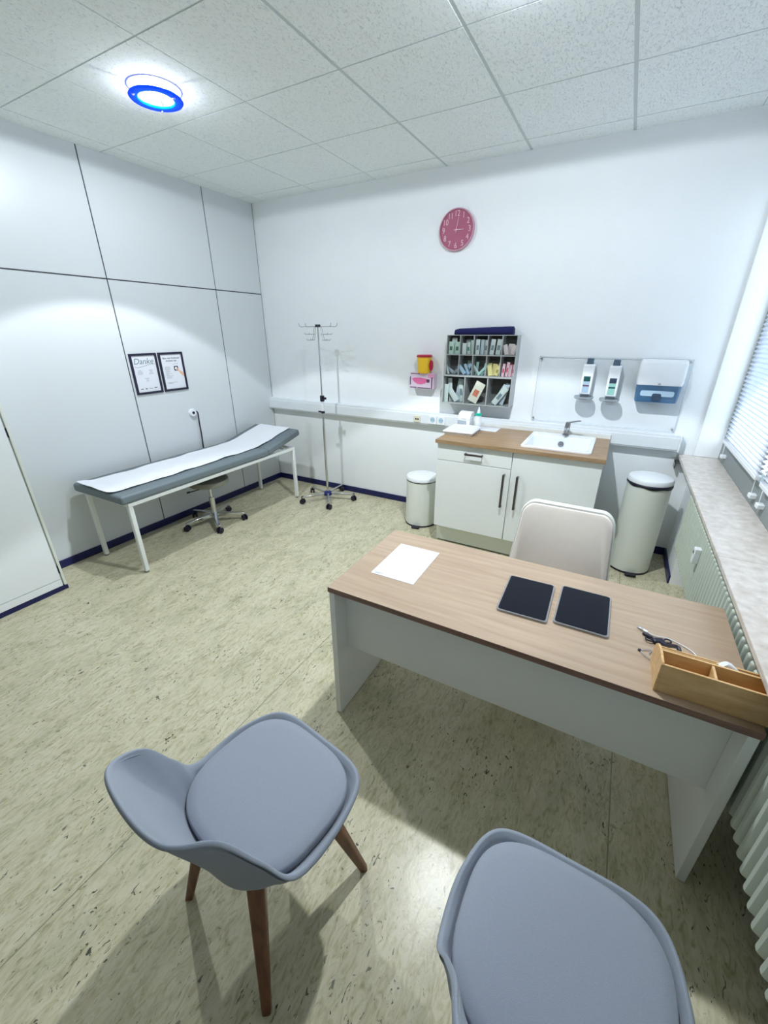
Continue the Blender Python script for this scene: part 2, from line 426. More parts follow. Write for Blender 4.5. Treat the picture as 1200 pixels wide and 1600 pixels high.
# windows: two bays, grey frame, glass
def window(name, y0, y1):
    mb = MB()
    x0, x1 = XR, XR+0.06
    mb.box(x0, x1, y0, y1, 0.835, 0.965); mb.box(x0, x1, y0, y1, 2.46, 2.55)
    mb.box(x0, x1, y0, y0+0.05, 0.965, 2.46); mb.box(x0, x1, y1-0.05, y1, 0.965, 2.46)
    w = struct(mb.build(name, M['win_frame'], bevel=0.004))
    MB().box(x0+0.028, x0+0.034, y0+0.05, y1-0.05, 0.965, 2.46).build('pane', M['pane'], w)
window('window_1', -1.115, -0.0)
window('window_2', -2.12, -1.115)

# ------------------------------------------------------------------ built-in cupboard at the left edge
t = thing('built_in_cupboard', 'white full height built-in cupboard with flush door at the left edge', 'cupboard', (0.17, -3.4, 0))
MB().box(-0.168, 0.150, -0.82, 0.797, 0.032, 2.825).box(0.150, 0.17, 0.782, 0.797, 0.032, 2.825).build('carcass', M['cream_white'], t, bevel=0.001)
MB().box(0.152, 0.17, -0.80, 0.773, 0.088, 2.815).build('door', M['door_white'], t, bevel=0.002)
MB().box(0.152, 0.169, -0.80, 0.773, 0.034, 0.084).build('plinth', M['door_white'], t, bevel=0.001)
MB().box(-0.165, 0.172, -0.82, 0.799, 0, 0.032).build('base_strip', M['navy'], t)
for z in (0.13, 1.09):
    MB().box(0.155, 0.1705, 0.7745, 0.7805, z, z+0.055).build('hinge', M['black'], t)

# ------------------------------------------------------------------ ceiling lamps
def lamp(label, x, y, SPOT_W, GLOW_W):
    t = thing('ceiling_lamp', label, 'ceiling lamp', (x, y, H), 0, 'round glass ceiling lamps')
    MB().lathe([(0.105, -0.0005), (0.128, -0.0005), (0.128, -0.002), (0.122, -0.003), (0.106, -0.003), (0.104, -0.0005)], 48, caps=(False, False)).build('trim_ring', M['white_plastic'], t)
    MB().lathe([(0.0, -0.001), (0.058, -0.001), (0.058, -0.012), (0.046, -0.017), (0.0, -0.019)], 40).build('lens', M['lens'], t)
    MB().lathe([(0.090, -0.037), (0.127, -0.037), (0.131, -0.042), (0.127, -0.047), (0.090, -0.047), (0.086, -0.042), (0.090, -0.037)], 56, caps=(False, False)).build('blue_glass_ring', M['lamp_blue'], t)
    for a in (0.2, 2.3, 4.4):
        c, s = math.cos(a)*0.112, math.sin(a)*0.112
        MB().cyl((c, s, -0.004), (c, s, -0.053), 0.0022, n=10).cyl((c, s, -0.047), (c, s, -0.055), 0.006, n=12).build('clip', M['chrome'], t)
    for nm, en, ty, z, sz in (('lamp_beam', SPOT_W, 'SPOT', -0.050, 0.035), ('lamp_spread', GLOW_W, 'SPOT', -0.052, 0.035), ('lamp_halo', 5.0, 'POINT', -0.034, 0.012)):
        li = bpy.data.lights.new(nm, ty); li.energy = en; li.color = (0.90, 0.96, 1.0); li.shadow_soft_size = sz
        if ty == 'SPOT': li.spot_size = math.radians(103 if nm == 'lamp_beam' else 178); li.spot_blend = 0.10 if nm == 'lamp_beam' else 0.03
        if nm == 'lamp_beam':
            # the reflector throws a brighter rim at the edge of the beam
            li.use_nodes = True; nt = li.node_tree; em = nt.nodes['Emission']
            tcn = nt.nodes.new('ShaderNodeTexCoord'); sp = nt.nodes.new('ShaderNodeSeparateXYZ'); nt.links.new(tcn.outputs['Normal'], sp.inputs[0])
            ab = nt.nodes.new('ShaderNodeMath'); ab.operation = 'ABSOLUTE'; nt.links.new(sp.outputs[2], ab.inputs[0])
            rp = nt.nodes.new('ShaderNodeValToRGB'); e = rp.color_ramp.elements
            e[0].position = 0.62; e[0].color = (0.43, 0.43, 0.43, 1); e[1].position = 0.76; e[1].color = (0.30, 0.30, 0.30, 1)
            for p_, v_ in ((0.648, 0.46), (0.664, 0.36)): q = e.new(p_); q.color = (v_, v_, v_, 1)
            nt.links.new(ab.outputs[0], rp.inputs[0])
            mu = nt.nodes.new('ShaderNodeMath'); mu.operation = 'MULTIPLY'; mu.inputs[1].default_value = 3.1
            nt.links.new(rp.outputs[0], mu.inputs[0]); nt.links.new(mu.outputs[0], em.inputs['Strength'])
        lo = bpy.data.objects.new(nm, li); COL.objects.link(lo); lo.location = (x, y, H+z)
    return t

lamp('round ceiling lamp with blue glass ring near the panelled wall', 1.10, -1.765, 56, 21)
lamp('round ceiling lamp above the desk, beyond the top edge', 2.96, -1.72, 90, 36)

# ------------------------------------------------------------------ cable trunking and sockets
t = thing('cable_trunking', 'long white cable trunking across the back wall', 'cable duct', (0.0, 0, 0.862))
MB().box(0.0, 3.98, -0.064, -0.0005, 0, 0.12).build('channel', M['trunk'], t, bevel=0.003)
MB().box(0.001, 2.905, -0.071, -0.064, 0.012, 0.098).box(2.909, 3.972, -0.071, -0.064, 0.012, 0.098).build('cover', M['trunk'], t, bevel=0.002)
MB().box(3.972, 3.984, -0.0735, -0.0005, -0.001, 0.122).build('end_cap', M['white_plastic'], t, bevel=0.002)
def socket(x, z, label):
    t = thing('power_socket', label, 'socket', (x, -0.071, z), 0, 'power sockets on the trunking')
    MB().loft([[(p[0], y, p[1]) for p in rrect(0.078, 0.078, 0.006)] for y in (0, -0.009)]).build('plate', M['white_plastic'], t, bevel=0.002)
    MB().lathe([(0.024, -0.0092), (0.0235, -0.0105), (0.021, -0.0105), (0.0205, -0.0095), (0.0, -0.0095)], 28, axis='y', caps=(False, True)).build('socket_cup', M['ice_lbl'], t)
    for s in (-1, 1): MB().cyl((s*0.0095, -0.0094, 0), (s*0.0095, -0.0108, 0), 0.003, n=10).build('contact_hole', M['grille'], t)
socket(2.045, 0.918, 'left of the two white sockets on the trunking')
socket(2.128, 0.918, 'right of the two white sockets on the trunking')
t = thing('data_socket', 'beige data socket on the trunking, left of the white sockets', 'socket', (1.885, -0.071, 0.912))
MB().loft([[(p[0], y, p[1]) for p in rrect(0.066, 0.06, 0.005)] for y in (0, -0.009)]).build('plate', M['beige_socket'], t, bevel=0.002)
for s in (-1, 1): MB().box(s*0.011-0.008, s*0.011+0.008, -0.0105, -0.009, -0.006, 0.007).build('port', M['black'], t)
t = thing('shelf_bracket', 'small grey bracket under the trunking end beside the stone sill', 'bracket', (4.0, 0, 0.79))
MB().box(-0.018, 0.03, -0.07, -0.001, -0.012, 0.0).box(-0.018, -0.01, -0.07, -0.001, -0.05, 0.0).build('angle', M['steel'], t, bevel=0.001)
MB().box(-0.016, 0.028, -0.004, -0.001, 0.0, 0.16).build('clear_plate', M['acrylic'], t)

# ------------------------------------------------------------------ wall clock
t = thing('wall_clock', 'round dusty pink wall clock high on the back wall', 'clock', (2.149, 0, 2.407))
MB().lathe([(0.0, 0.0), (0.143, 0.0), (0.145, -0.02), (0.142, -0.032), (0.136, -0.032), (0.134, -0.022)], 64, axis='y', caps=(True, False)).build('rim', M['pink_rim'], t)
MB().lathe([(0.136, -0.012), (0.136, -0.020), (0.0, -0.020)], 64, axis='y').build('dial', M['pink_clock'], t)
for k in range(1, 13):
    a = PI/2 - k*PI/6; R_ = 0.107
    cx, cz = R_*math.cos(a), R_*math.sin(a)
    MB().text(str(k), 0.056, lambda co, cx=cx, cz=cz: (cx + co.x*0.85, -0.0212 - co.z, cz + co.y)).build('numeral', M['pink_pale'], t)
def hand(ang, ln, w, y):
    d = Vector((math.sin(ang), 0, math.cos(ang))); n = Vector((math.cos(ang), 0, -math.sin(ang)))
    base = -0.018
    pts = [d*base - n*w, d*base + n*w, d*ln + n*w*0.6, d*ln - n*w*0.6]
    return MB().loft([[(p.x, y, p.z) for p in pts], [(p.x, y-0.0015, p.z) for p in pts]])
hand(math.radians(90.5), 0.062, 0.0028, -0.024).build('hour_hand', M['pink_pale'], t)
hand(math.radians(11), 0.085, 0.0022, -0.0265).build('minute_hand', M['pink_pale'], t)
MB().cyl((0, -0.02, 0), (0, -0.029, 0), 0.006, n=16).build('hub', M['pink_pale'], t)

# ------------------------------------------------------------------ framed notices on the left wall
def poster(label, yc, fill):
    t = thing('framed_notice', label, 'poster', (0.0, yc, 1.351))
    W_, H_ = 0.236, 0.322; b_ = 0.017
    # local: across = +y (to the right as seen), up = z, out = +x
    mb = MB()
    mb.box(0.0005, 0.014, -W_/2, W_/2, H_/2-b_, H_/2).box(0.0005, 0.014, -W_/2, W_/2, -H_/2, -H_/2+b_)
    mb.box(0.0005, 0.014, -W_/2, -W_/2+b_, -H_/2+b_, H_/2-b_).box(0.0005, 0.014, W_/2-b_, W_/2, -H_/2+b_, H_/2-b_)
    mb.build('frame', M['black_frame'], t, bevel=0.001)
    MB().box(0.0005, 0.006, -W_/2+b_, W_/2-b_, -H_/2+b_, H_/2-b_).build('sheet', M['paper'], t)
    fill(t)
def pl(cy, cz, sh=0.0, x=0.0065):
    return lambda co: (x + co.z, cy + co.x + sh*co.y, cz + co.y)
def bars(mb, rows, x=0.0062):
    for y0, y1, z, h in rows: mb.box(x, x+0.0004, y0, y1, z-h/2, z+h/2)
def fill_thanks(t):
    mb = MB().text('Danke', 0.066, pl(0.0, 0.098, 0.25)); 
    mb.tube([(0.0066, -0.085, 0.062), (0.0066, -0.065, 0.052), (0.0066, -0.03, 0.058), (0.0066, 0.01, 0.064), (0.0066, 0.05, 0.074), (0.0066, 0.09, 0.071)], 0.0011, 6, smooth=6)
    mb.build('script_lettering', M['ink_teal'], t)
    mb = MB(); rows = []
    for k, w in enumerate((0.03, 0.042, 0.048, 0.044)): rows.append((-0.052-w/2, -0.052+w/2, 0.028-k*0.0095, 0.003))
    for k, w in enumerate((0.036, 0.022, 0.028, 0.044)): rows.append((0.045-w/2, 0.045+w/2, 0.028-k*0.0095, 0.003))
    for k, w in enumerate((0.036, 0.016, 0.028)): rows.append((-w/2, w/2, -0.036-k*0.010, 0.003))
    bars(mb, rows); mb.build('small_print', M['ink'], t)
    mb = MB(); bars(mb, [(-0.075, -0.053, -0.118, 0.005), (-0.036, -0.018, -0.118, 0.007), (-0.004, 0.03, -0.119, 0.003), (0.045, 0.072, -0.115, 0.006)])
    mb.build('footer_marks', M['ink_dark'], t)
def fill_button(t):
    mb = MB().text('Bitte den Notknopf', 0.0205, pl(0.0, 0.112)).text('drücken, bei:', 0.0205, pl(0.0, 0.091))
    mb.build('heading', M['ink_dark'], t)
    mb = MB(); rows = []
    for k, w in enumerate((0.052, 0.048, 0.05, 0.04, 0.044, 0.03, 0.06, 0.03, 0.07, 0.055, 0.05)):
        rows.append((-0.075, -0.075+w, 0.040-k*0.0093, 0.003))
    rows += [(-0.07, 0.02, -0.090, 0.003), (-0.07, -0.02, -0.099, 0.003)]
    bars(mb, rows); mb.build('small_print', M['ink'], t)
    mb = MB().loft([[(x, 0.033+p[0], 0.026+p[1]) for p in rrect(0.042, 0.040, 0.008)] for x in (0.0061, 0.0066)])
    for dy, dz, a in ((-0.022, 0.034, 2.2), (-0.004, 0.04, 1.65), (0.016, 0.038, 1.1)):
        mb.obox((0.0064, 0.036+dy, 0.026+dz), (0.0005, 0.011, 0.0024), Matrix.Rotation(a, 3, 'X'))
    mb.build('button_print', M['ink_dark'], t)
    MB().lathe([(0.012, 0.0066), (0.012, 0.0070), (0.0, 0.0070)], 24, (0, 0.033, 0.026), 'x').build('button_centre', M['white_plastic'], t)
    poly = [(0.034, 0.029), (0.040, 0.030), (0.066, 0.006), (0.098, -0.014), (0.098, -0.052), (0.090, -0.044), (0.066, -0.018), (0.036, 0.019), (0.032, 0.024)]
    MB().prism(poly, 'x', 0.0071, 0.0075).build('finger_print', M['skin_print'], t)
poster('black framed notice with Danke in script, left of the pair', -1.462, fill_thanks)
poster('black framed notice showing a finger pressing a button, right of the pair', -1.209, fill_button)

# call-button socket with a dark lead
t = thing('call_button_socket', 'round white call button socket with dark lead above the couch', 'call button', (0, -1.098, 0.972))
MB().lathe([(0.0, 0.0), (0.036, 0.0), (0.036, 0.018), (0.031, 0.026), (0.0, 0.026)], 32, axis='x').build('housing', M['white_plastic'], t)
MB().lathe([(0.013, 0.026), (0.013, 0.029), (0.0, 0.030)], 24, axis='x').build('push_button', M['black'], t)
mb = MB().tube([(0.016, 0.03, 0.012), (0.03, 0.042, -0.01), (0.022, 0.046, -0.10), (0.018, 0.050, -0.22), (0.016, 0.046, -0.34), (0.018, 0.046, -0.46)], 0.0062, 10, smooth=8)
mb.build('lead', M['black'], t)

# ------------------------------------------------------------------ examination couch
t = thing('examination_couch', 'grey padded examination couch on a white steel frame', 'couch', (0.355, -1.31, 0))
X0, X1, Y0, Y1 = 0.085-0.355, 0.650-0.355, -2.215+1.31, -0.435+1.31
mb = MB()
zt = 0.567
for x in (X0, X1-0.032): mb.box(x, x+0.032, Y0, Y1, zt-0.03, zt)
for y in (Y0, Y1-0.032, 0.46): mb.box(X0+0.032, X1-0.032, y, y+0.032, zt-0.03, zt)
mb.build('frame', M['frame_white'], t, bevel=0.004)
for x in (X0+0.016, X1-0.016):
    for y in (Y0+0.016, Y1-0.016):
        lg = MB().box(x-0.016, x+0.016, y-0.016, y+0.016, 0.012, zt-0.03).build('leg', M['frame_white'], t, bevel=0.005)
        MB().cyl((x, y, 0), (x, y, 0.014), 0.014, n=16).build('foot_cap', M['steel'], lg)
mx0, mx1 = 0.05-0.355, 0.665-0.355
MB().box(mx0, mx1, -2.262+1.31, -0.825+1.31, zt+0.002, zt+0.068).build('mattress', M['vinyl'], t, bevel=0.020, seg=4)
hp = [(0.49, zt+0.004), (0.962, zt+0.112), (0.948, zt+0.176), (0.476, zt+0.068)]
MB().prism(hp, 'x', mx0, mx1).build('headrest', M['vinyl'], t, bevel=0.018, seg=4)
mb = MB()
for x in (-0.2, 0.2): mb.cyl((x, 0.80, zt-0.01), (x, 0.74, zt+0.058), 0.008, n=12)
mb.box(-0.22, 0.22, 0.785, 0.815, zt-0.022, zt-0.004)
mb.build('headrest_stay', M['frame_white'], t)
# paper sheet along the couch
rows = []
N_ = 60
for i in range(N_+1):
    y = -2.272 + (1.905)*i/N_
    z = 0.6385
    if y > -0.83:
        z = 0.6385 + (y+0.83)*0.2288*1.0 + 0.0015
    if y < -2.18: z += ((-2.18-y)/0.09)**2*0.012
    row = []
    for j in range(13):
        f = j/12
        x = 0.135 + 0.415*f + 0.010*math.sin(i*0.11) + (0.012 if j in (0, 12) else 0)*math.sin(i*0.55+j)*0.5
        zz = z + 0.0012*math.sin(i*0.9+j*1.3) + 0.001*math.sin(i*0.37-j*0.8)
        if j in (0, 12): zz += 0.004 + 0.004*max(0, math.sin(i*0.45+j))
        if y < -2.18: zz += 0.012*(1-f)
        row.append((x, y, zz + 0.0015))
    rows.append(row)
o = MB().grid(rows).build('paper_sheet', M['couch_paper'], solid=0.0008, sub=1, offset=1)
tag(o, 'long white paper sheet laid along the grey examination couch', 'paper cover')

# ------------------------------------------------------------------ five-star castor helper
def caster(mb_metal, name, parent, x, y, a, r=0.028, mw=None):
    c = Vector((x, y, r)); d = Vector((-math.sin(a), math.cos(a), 0))
    mb = MB()
    for s in (-1, 1):
        mb.lathe([(0.0, s*0.008), (r*0.8, s*0.008), (r, s*0.011), (r, s*0.019), (r*0.85, s*0.022), (0.0, s*0.022)], 20, axis='x')
    mb.v = [(c.x + v[0]*math.cos(a) - v[1]*math.sin(a), c.y + v[0]*math.sin(a) + v[1]*math.cos(a), c.z + v[2]) for v in mb.v]
    mb.cyl((c.x, c.y, r), (c.x, c.y, 2*r+0.012), 0.007, n=10)
    return mb.build(name, mw or M['black'], parent)

# swivel stool under the couch
t = thing('swivel_stool', 'round taupe swivel stool on chrome star base under the couch', 'stool', (0.37, -1.33, 0))
MB().lathe([(0.0, 0.375), (0.13, 0.378), (0.166, 0.392), (0.178, 0.415), (0.174, 0.44), (0.155, 0.452), (0.0, 0.458)], 40).build('seat', M['taupe'], t)
MB().cyl((0, 0, 0.06), (0, 0, 0.26), 0.026, n=20).cyl((0, 0, 0.26), (0, 0, 0.376), 0.014, n=16).build('column', M['chrome'], t)
MB().cyl((0.0, -0.02, 0.36), (-0.06, -0.165, 0.352), 0.005, n=8).cyl((-0.06, -0.165, 0.352), (-0.07, -0.19, 0.352), 0.009, n=10).build('lever', M['black'], t)
for k, a in enumerate([math.radians(-104+72*i) for i in range(5)]):
    c, s = math.cos(a), math.sin(a)
    leg = MB().loft([[(c*r - s*w*q, s*r + c*w*q, z + dz) for q, dz in ((-1, -1*h), (1, -1*h), (1, h), (-1, h))] for r, w, z, h in ((0.015, 0.022, 0.085, 0.018), (0.15, 0.016, 0.082, 0.013), (0.275, 0.011, 0.073, 0.008))])
    lo = leg.build('base_arm', M['chrome'], t, bevel=0.003)
    caster(None, 'caster', lo, 0.268*c, 0.268*s, a+0.7)

# ------------------------------------------------------------------ infusion stand
t = thing('infusion_stand', 'chrome infusion stand on a five castor base by the back wall', 'drip stand', (0.968, -0.33, 0))
MB().cyl((0, 0, 0.09), (0, 0, 0.95), 0.0125, n=16).build('lower_pole', M['chrome'], t)
MB().cyl((0, 0, 0.95), (0, 0, 1.075), 0.0155, n=16).build('sleeve', M['white_plastic'], t)
MB().cyl((0, 0, 1.07), (0, 0, 1.72), 0.008, n=14).build('upper_pole', M['chrome'], t)
k = MB().cyl((0, 0, 1.045), (0, 0, 1.098), 0.022, n=18).cyl((0, 0, 1.072), (0.045, -0.012, 1.076), 0.008, n=12).cyl((0.045, -0.012, 1.066), (0.045, -0.012, 1.086), 0.012, n=12).build('clamp_knob', M['black'], t)
MB().cyl((0, 0, 0.928), (0, 0, 0.95), 0.019, n=18).box(-0.052, 0.0, -0.01, 0.01, 0.934, 0.948).build('hook_collar', M['black'], t, bevel=0.002)
MB().tube([(-0.045, 0, 0.934), (-0.045, -0.004, 0.88), (-0.036, -0.02, 0.86), (-0.030, -0.03, 0.875)], 0.004, 8, smooth=6).build('cable_hook', M['acrylic'], t)
MB().cyl((0, 0, 1.712), (0, 0, 1.735), 0.028, 0.024, n=20).build('top_cap', M['black'], t)
for s, nm in ((-1, 'hook'), (1, 'hook')):
    for q in (-1, 1):
        mb = MB()
        dx, dy = s*0.99, q*0.26
        P_ = lambda r, z, w=0.0: (dx*r - dy*w, dy*r + dx*w, z)
        mb.tube([P_(0.02, 1.718), P_(0.10, 1.716), P_(0.165, 1.716), P_(0.182, 1.728), P_(0.185, 1.748)], 0.0024, 6, smooth=4)
        mb.tube([P_(0.035, 1.716), P_(0.045, 1.66), P_(0.058, 1.602)], 0.002, 6)
        mb.tube([P_(0.047, 1.652), P_(0.128, 1.652), P_(0.138, 1.664)], 0.0022, 6)
        mb.tube([P_(0.058, 1.602), P_(0.110, 1.602), P_(0.118, 1.612)], 0.0022, 6)
        mb.build('hook', M['steel'], t)
MB().lathe([(0.0, 0.052), (0.042, 0.052), (0.05, 0.06), (0.048, 0.082), (0.03, 0.094), (0.0, 0.094)], 20).build('hub', M['blue_hub'], t)
for i in range(5):
    a = math.radians(-124 + 72*i); c, s = math.cos(a), math.sin(a)
    lo = MB().loft([[(c*r - s*w*q, s*r + c*w*q, z + dz) for q, dz in ((-1, -h), (1, -h), (1, h), (-1, h))] for r, w, z, h in ((0.03, 0.013, 0.074, 0.012), (0.29, 0.010, 0.070, 0.009))]).build('base_arm', M['chrome'], t, bevel=0.003)
    ca = caster(None, 'caster', lo, 0.285*c, 0.285*s, a+0.9)
    if i in (0, 2): MB().box(0.285*c-0.004, 0.285*c+0.004, 0.285*s-0.012, 0.285*s+0.012, 0.055, 0.085).build('brake_tab', M['black'], lo)

# ------------------------------------------------------------------ pedal bins
def pedal_bin(label, x, y, r, h, bag, rz):
    t = thing('pedal_bin', label, 'bin', (x, y, 0), rz, 'cream pedal bins by the sink cabinet')
    MB().lathe([(0.0, 0.012), (r, 0.012), (r, h-0.045), (r-0.004, h-0.04), (0, h-0.04)], 48).build('body', M['cream_white'], t)
    MB().lathe([(0.0, 0.0), (r+0.003, 0.0), (r+0.003, 0.014), (0.0, 0.014)], 48).build('base_ring', M['black'], t)
    MB().lathe([(r-0.006, h-0.046), (r+0.002, h-0.046), (r+0.002, h-0.036), (r-0.006, h-0.036)], 48, caps=(False, False)).build('rim', M['black'], t)
    MB().lathe([(0.0, h-0.037), (r+0.003, h-0.037), (r+0.004, h-0.018), (r-0.004, h-0.006), (r*0.7, h+0.002), (0.0, h+0.004)], 48).build('lid', M['white_plastic'], t)
    if bag:
        n = 48; top = []; bot = []
        for i in range(n):
            a = 2*PI*i/n; d = 0.012 + 0.014*(0.5+0.5*math.sin(a*1.0+2.6)) + 0.004*math.sin(7*a)
            top.append(((r+0.0035)*math.cos(a), (r+0.0035)*math.sin(a), h-0.037)); bot.append(((r+0.005)*math.cos(a), (r+0.005)*math.sin(a), h-0.037-d))
        MB().loft([top, bot], (False, False)).build('bag_edge', M['black'], t, solid=0.001)
    mb = MB().box(-0.036, 0.036, -r-0.045, -r+0.01, 0.006, 0.016); mb.loft([[(p[0], -r-0.03+p[1], z) for p in rrect(0.075, 0.04, 0.014)] for z in (0.012, 0.022)])
    mb.build('pedal', M['black'], t, bevel=0.003)
pedal_bin('small cream pedal bin left of the sink cabinet', 2.085, -0.365, 0.142, 0.475, False, math.radians(8))
pedal_bin('tall cream pedal bin with dark bag edge beside the radiator', 3.835, -0.335, 0.140, 0.735, True, math.radians(6))

# ------------------------------------------------------------------ sink cabinet, worktop, sink, tap
CX0, CX1, CYF = 2.352, 3.520, -0.708
t = thing('sink_cabinet', 'white two door base cabinet with grey handles under the oak worktop', 'cabinet', ((CX0+CX1)/2, -0.40, 0))
lx = lambda x: x - (CX0+CX1)/2
ly = lambda y: y + 0.40
mb = MB()
for x0, x1 in ((CX0, CX0+0.018), (CX1-0.018, CX1), (2.928, 2.946)):
    mb.box(lx(x0), lx(x1), ly(-0.688), ly(-0.095), 0.165, 0.88)
mb.box(lx(CX0), lx(CX0+0.018), ly(-0.625), ly(-0.095), 0, 0.165).box(lx(CX1-0.018), lx(CX1), ly(-0.625), ly(-0.095), 0, 0.165)
mb.box(lx(CX0+0.018), lx(CX1-0.018), ly(-0.688), ly(-0.095), 0.165, 0.183).box(lx(CX0+0.018), lx(CX1-0.018), ly(-0.105), ly(-0.095), 0.183, 0.88)
mb.box(lx(CX0+0.018), lx(CX1-0.018), ly(-0.688), ly(-0.670), 0.862, 0.88)
mb.build('carcass', M['cream_white'], t, bevel=0.001)
MB().box(lx(CX0+0.02), lx(CX1-0.02), ly(-0.635), ly(-0.619), 0.012, 0.164).build('kick_board', M['cream_white'], t)
def handle(parent, p0, p1, out=0.03):
    p0, p1 = Vector(p0), Vector(p1); d = (p1-p0).normalized(); q = Vector((0, -1, 0)); w = d.cross(q)
    mb = MB()
    mat3 = Matrix((d, q, w)).transposed()
    mb.obox((p0+p1)/2 + q*out, ((p1-p0).length, 0.006, 0.016), mat3)
    for p in (p0 + d*0.006, p1 - d*0.006): mb.obox(p + q*out/2, (0.008, out, 0.014), mat3)
    mb.build('handle', M['handle'], parent, bevel=0.002)
yf = ly(CYF)
dr = MB().box(lx(CX0+0.002), lx(2.933), yf, yf+0.018, 0.748, 0.876).build('drawer', M['white'], t, bevel=0.0015)
handle(dr, (lx(2.583), yf, 0.822), (lx(2.722), yf, 0.822))
d1 = MB().box(lx(CX0+0.002), lx(2.933), yf, yf+0.018, 0.172, 0.744).build('door', M['white'], t, bevel=0.0015)
handle(d1, (lx(2.892), yf, 0.447), (lx(2.892), yf, 0.708))
d2 = MB().box(lx(2.939), lx(CX1-0.002), yf, yf+0.018, 0.172, 0.876).build('door', M['white'], t, bevel=0.0015)
handle(d2, (lx(2.992), yf, 0.447), (lx(2.992), yf, 0.708))
# worktop with sink cut-out
SX0, SX1, SY0, SY1 = 2.965, 3.435, -0.655, -0.145
mb = MB(); wx0, wx1, wy0, wy1 = 2.342, 3.530, -0.732, -0.090
ring = lambda z: [(wx0, wy0, z), (wx1, wy0, z), (wx1, wy1, z), (wx0, wy1, z)]
hole = lambda z: [(SX0+0.02, SY0+0.02, z), (SX1-0.02, SY0+0.02, z), (SX1-0.02, SY1-0.02, z), (SX0+0.02, SY1-0.02, z)]
mb.loft([ring(0.882), ring(0.910), hole(0.910), hole(0.882), ring(0.882)], (False, False))
t = thing('worktop', 'oak coloured worktop on the white sink cabinet', 'worktop', (2.936, -0.41, 0.882))
mb.v = [(x-2.936, y+0.41, z-0.882) for x, y, z in mb.v]
mb.build('slab', M['worktop'], t, bevel=0.002)
MB().box(wx0-2.936, wx1-2.936, wy1+0.41, wy1+0.41+0.015, 0.0, 0.062).build('upstand', M['white'], t, bevel=0.002)
# sink
sc = ((SX0+SX1)/2, (SY0+SY1)/2)
t = thing('sink', 'white rectangular ceramic sink set in the oak worktop', 'sink', (sc[0], sc[1], 0.91))
W_, D_ = SX1-SX0, SY1-SY0
def rr(w, d, r, z, oy=0.0): return [(p[0], p[1]+oy, z) for p in rrect(w, d, r, 6)]
bw, bd, oy = W_-0.055, D_-0.14, -0.042
MB().loft([rr(W_, D_, 0.03, 0.0005), rr(W_, D_, 0.03, 0.010), rr(W_-0.008, D_-0.008, 0.028, 0.015), rr(bw+0.012, bd+0.012, 0.038, 0.015, oy), rr(bw, bd, 0.035, 0.010, oy), rr(bw-0.03, bd-0.03, 0.04, -0.135, oy), rr(bw-0.08, bd-0.08, 0.04, -0.150, oy)], (False, True)).build('basin', M['ceramic'], t)
MB().lathe([(0.021, 0.0), (0.021, -0.004), (0.013, -0.006), (0.008, -0.003), (0.0, -0.003)], 24, (0.0, bd/2+oy-0.008, -0.040), 'y').build('overflow_ring', M['steel'], t)
MB().lathe([(0.0, -0.1495), (0.035, -0.1495), (0.035, -0.146), (0.02, -0.1475), (0.0, -0.1475)], 24, (0, oy, 0)).build('drain', M['chrome'], t)
# tap
t = thing('tap', 'chrome single lever tap behind the white sink', 'tap', (3.215, -0.172, 0.925))
MB().cyl((0, 0, 0), (0, 0, 0.008), 0.026, n=24).cyl((0, 0, 0.008), (0.004, -0.004, 0.085), 0.020, 0.019, n=24).build('body', M['steel'], t)
MB().loft([[(0.004 + w*c_, y + 0, z + h*s_) for c_, s_ in [(math.cos(2*PI*i/14), math.sin(2*PI*i/14)) for i in range(14)]] for y, z, w, h in ((-0.004, 0.048, 0.015, 0.014), (-0.06, 0.062, 0.013, 0.011), (-0.115, 0.058, 0.012, 0.010))]).cyl((0.004, -0.108, 0.055), (0.004, -0.110, 0.036), 0.010, n=14).build('spout', M['chrome'], t)
MB().cyl((0.004, -0.004, 0.085), (0.006, -0.004, 0.102), 0.020, 0.016, n=20).loft([[(0.006+x*math.cos(0.3)+w*q, -0.004-0.02*x/0.06, z+dz) for q, dz in ((-1, -0.004), (1, -0.004), (1, 0.004), (-1, 0.004))] for x, z, w in ((0.0, 0.098, 0.010), (0.045, 0.112, 0.009), (0.085, 0.124, 0.010))]).build('lever', M['steel'], t, bevel=0.002)

# things standing on the worktop
t = thing('lidded_tray', 'white lidded tray on the front left corner of the worktop', 'tray', (2.445, -0.405, 0.9105), math.radians(2))
MB().loft([rr(0.225, 0.255, 0.015, 0.0), rr(0.245, 0.275, 0.018, 0.022)]).build('tray_base', M['white_plastic'], t)
MB().loft([rr(0.252, 0.282, 0.018, 0.0225), rr(0.252, 0.282, 0.018, 0.028), rr(0.225, 0.255, 0.02, 0.037), rr(0.215, 0.245, 0.02, 0.034)]).build('lid', M['paper'], t)
o = MB().box(-0.095, 0.095, -0.085, 0.075, 0, 0.002).build('paper_towel', M['paper'], None, (2.595, -0.185, 0.9103), math.radians(-1))
tag(o, 'flat white paper towel on the worktop beside the teal capped bottle', 'paper towel')
t = thing('wipes_dispenser', 'white box dispenser with rounded top behind the white tray', 'dispenser', (2.405, -0.205, 0.9105), math.radians(-4))
MB().box(-0.055, 0.055, -0.05, 0.05, 0, 0.072).build('base', M['white_plastic'], t, bevel=0.004)
MB().box(-0.054, 0.026, -0.0515, -0.0495, 0.018, 0.066).build('window', M['tray_clear'], t)
prof = [(-0.052, 0.0725), (0.052, 0.0725), (0.052, 0.12), (0.045, 0.132), (0.03, 0.136), (0.0, 0.134), (-0.03, 0.122), (-0.046, 0.10)]
MB().prism(prof, 'x', -0.056, 0.056).build('hood', M['white_plastic'], t, bevel=0.006, seg=3)
MB().box(-0.02, 0.02, -0.0515, -0.046, 0.079, 0.081).build('slot', M['grille'], t)
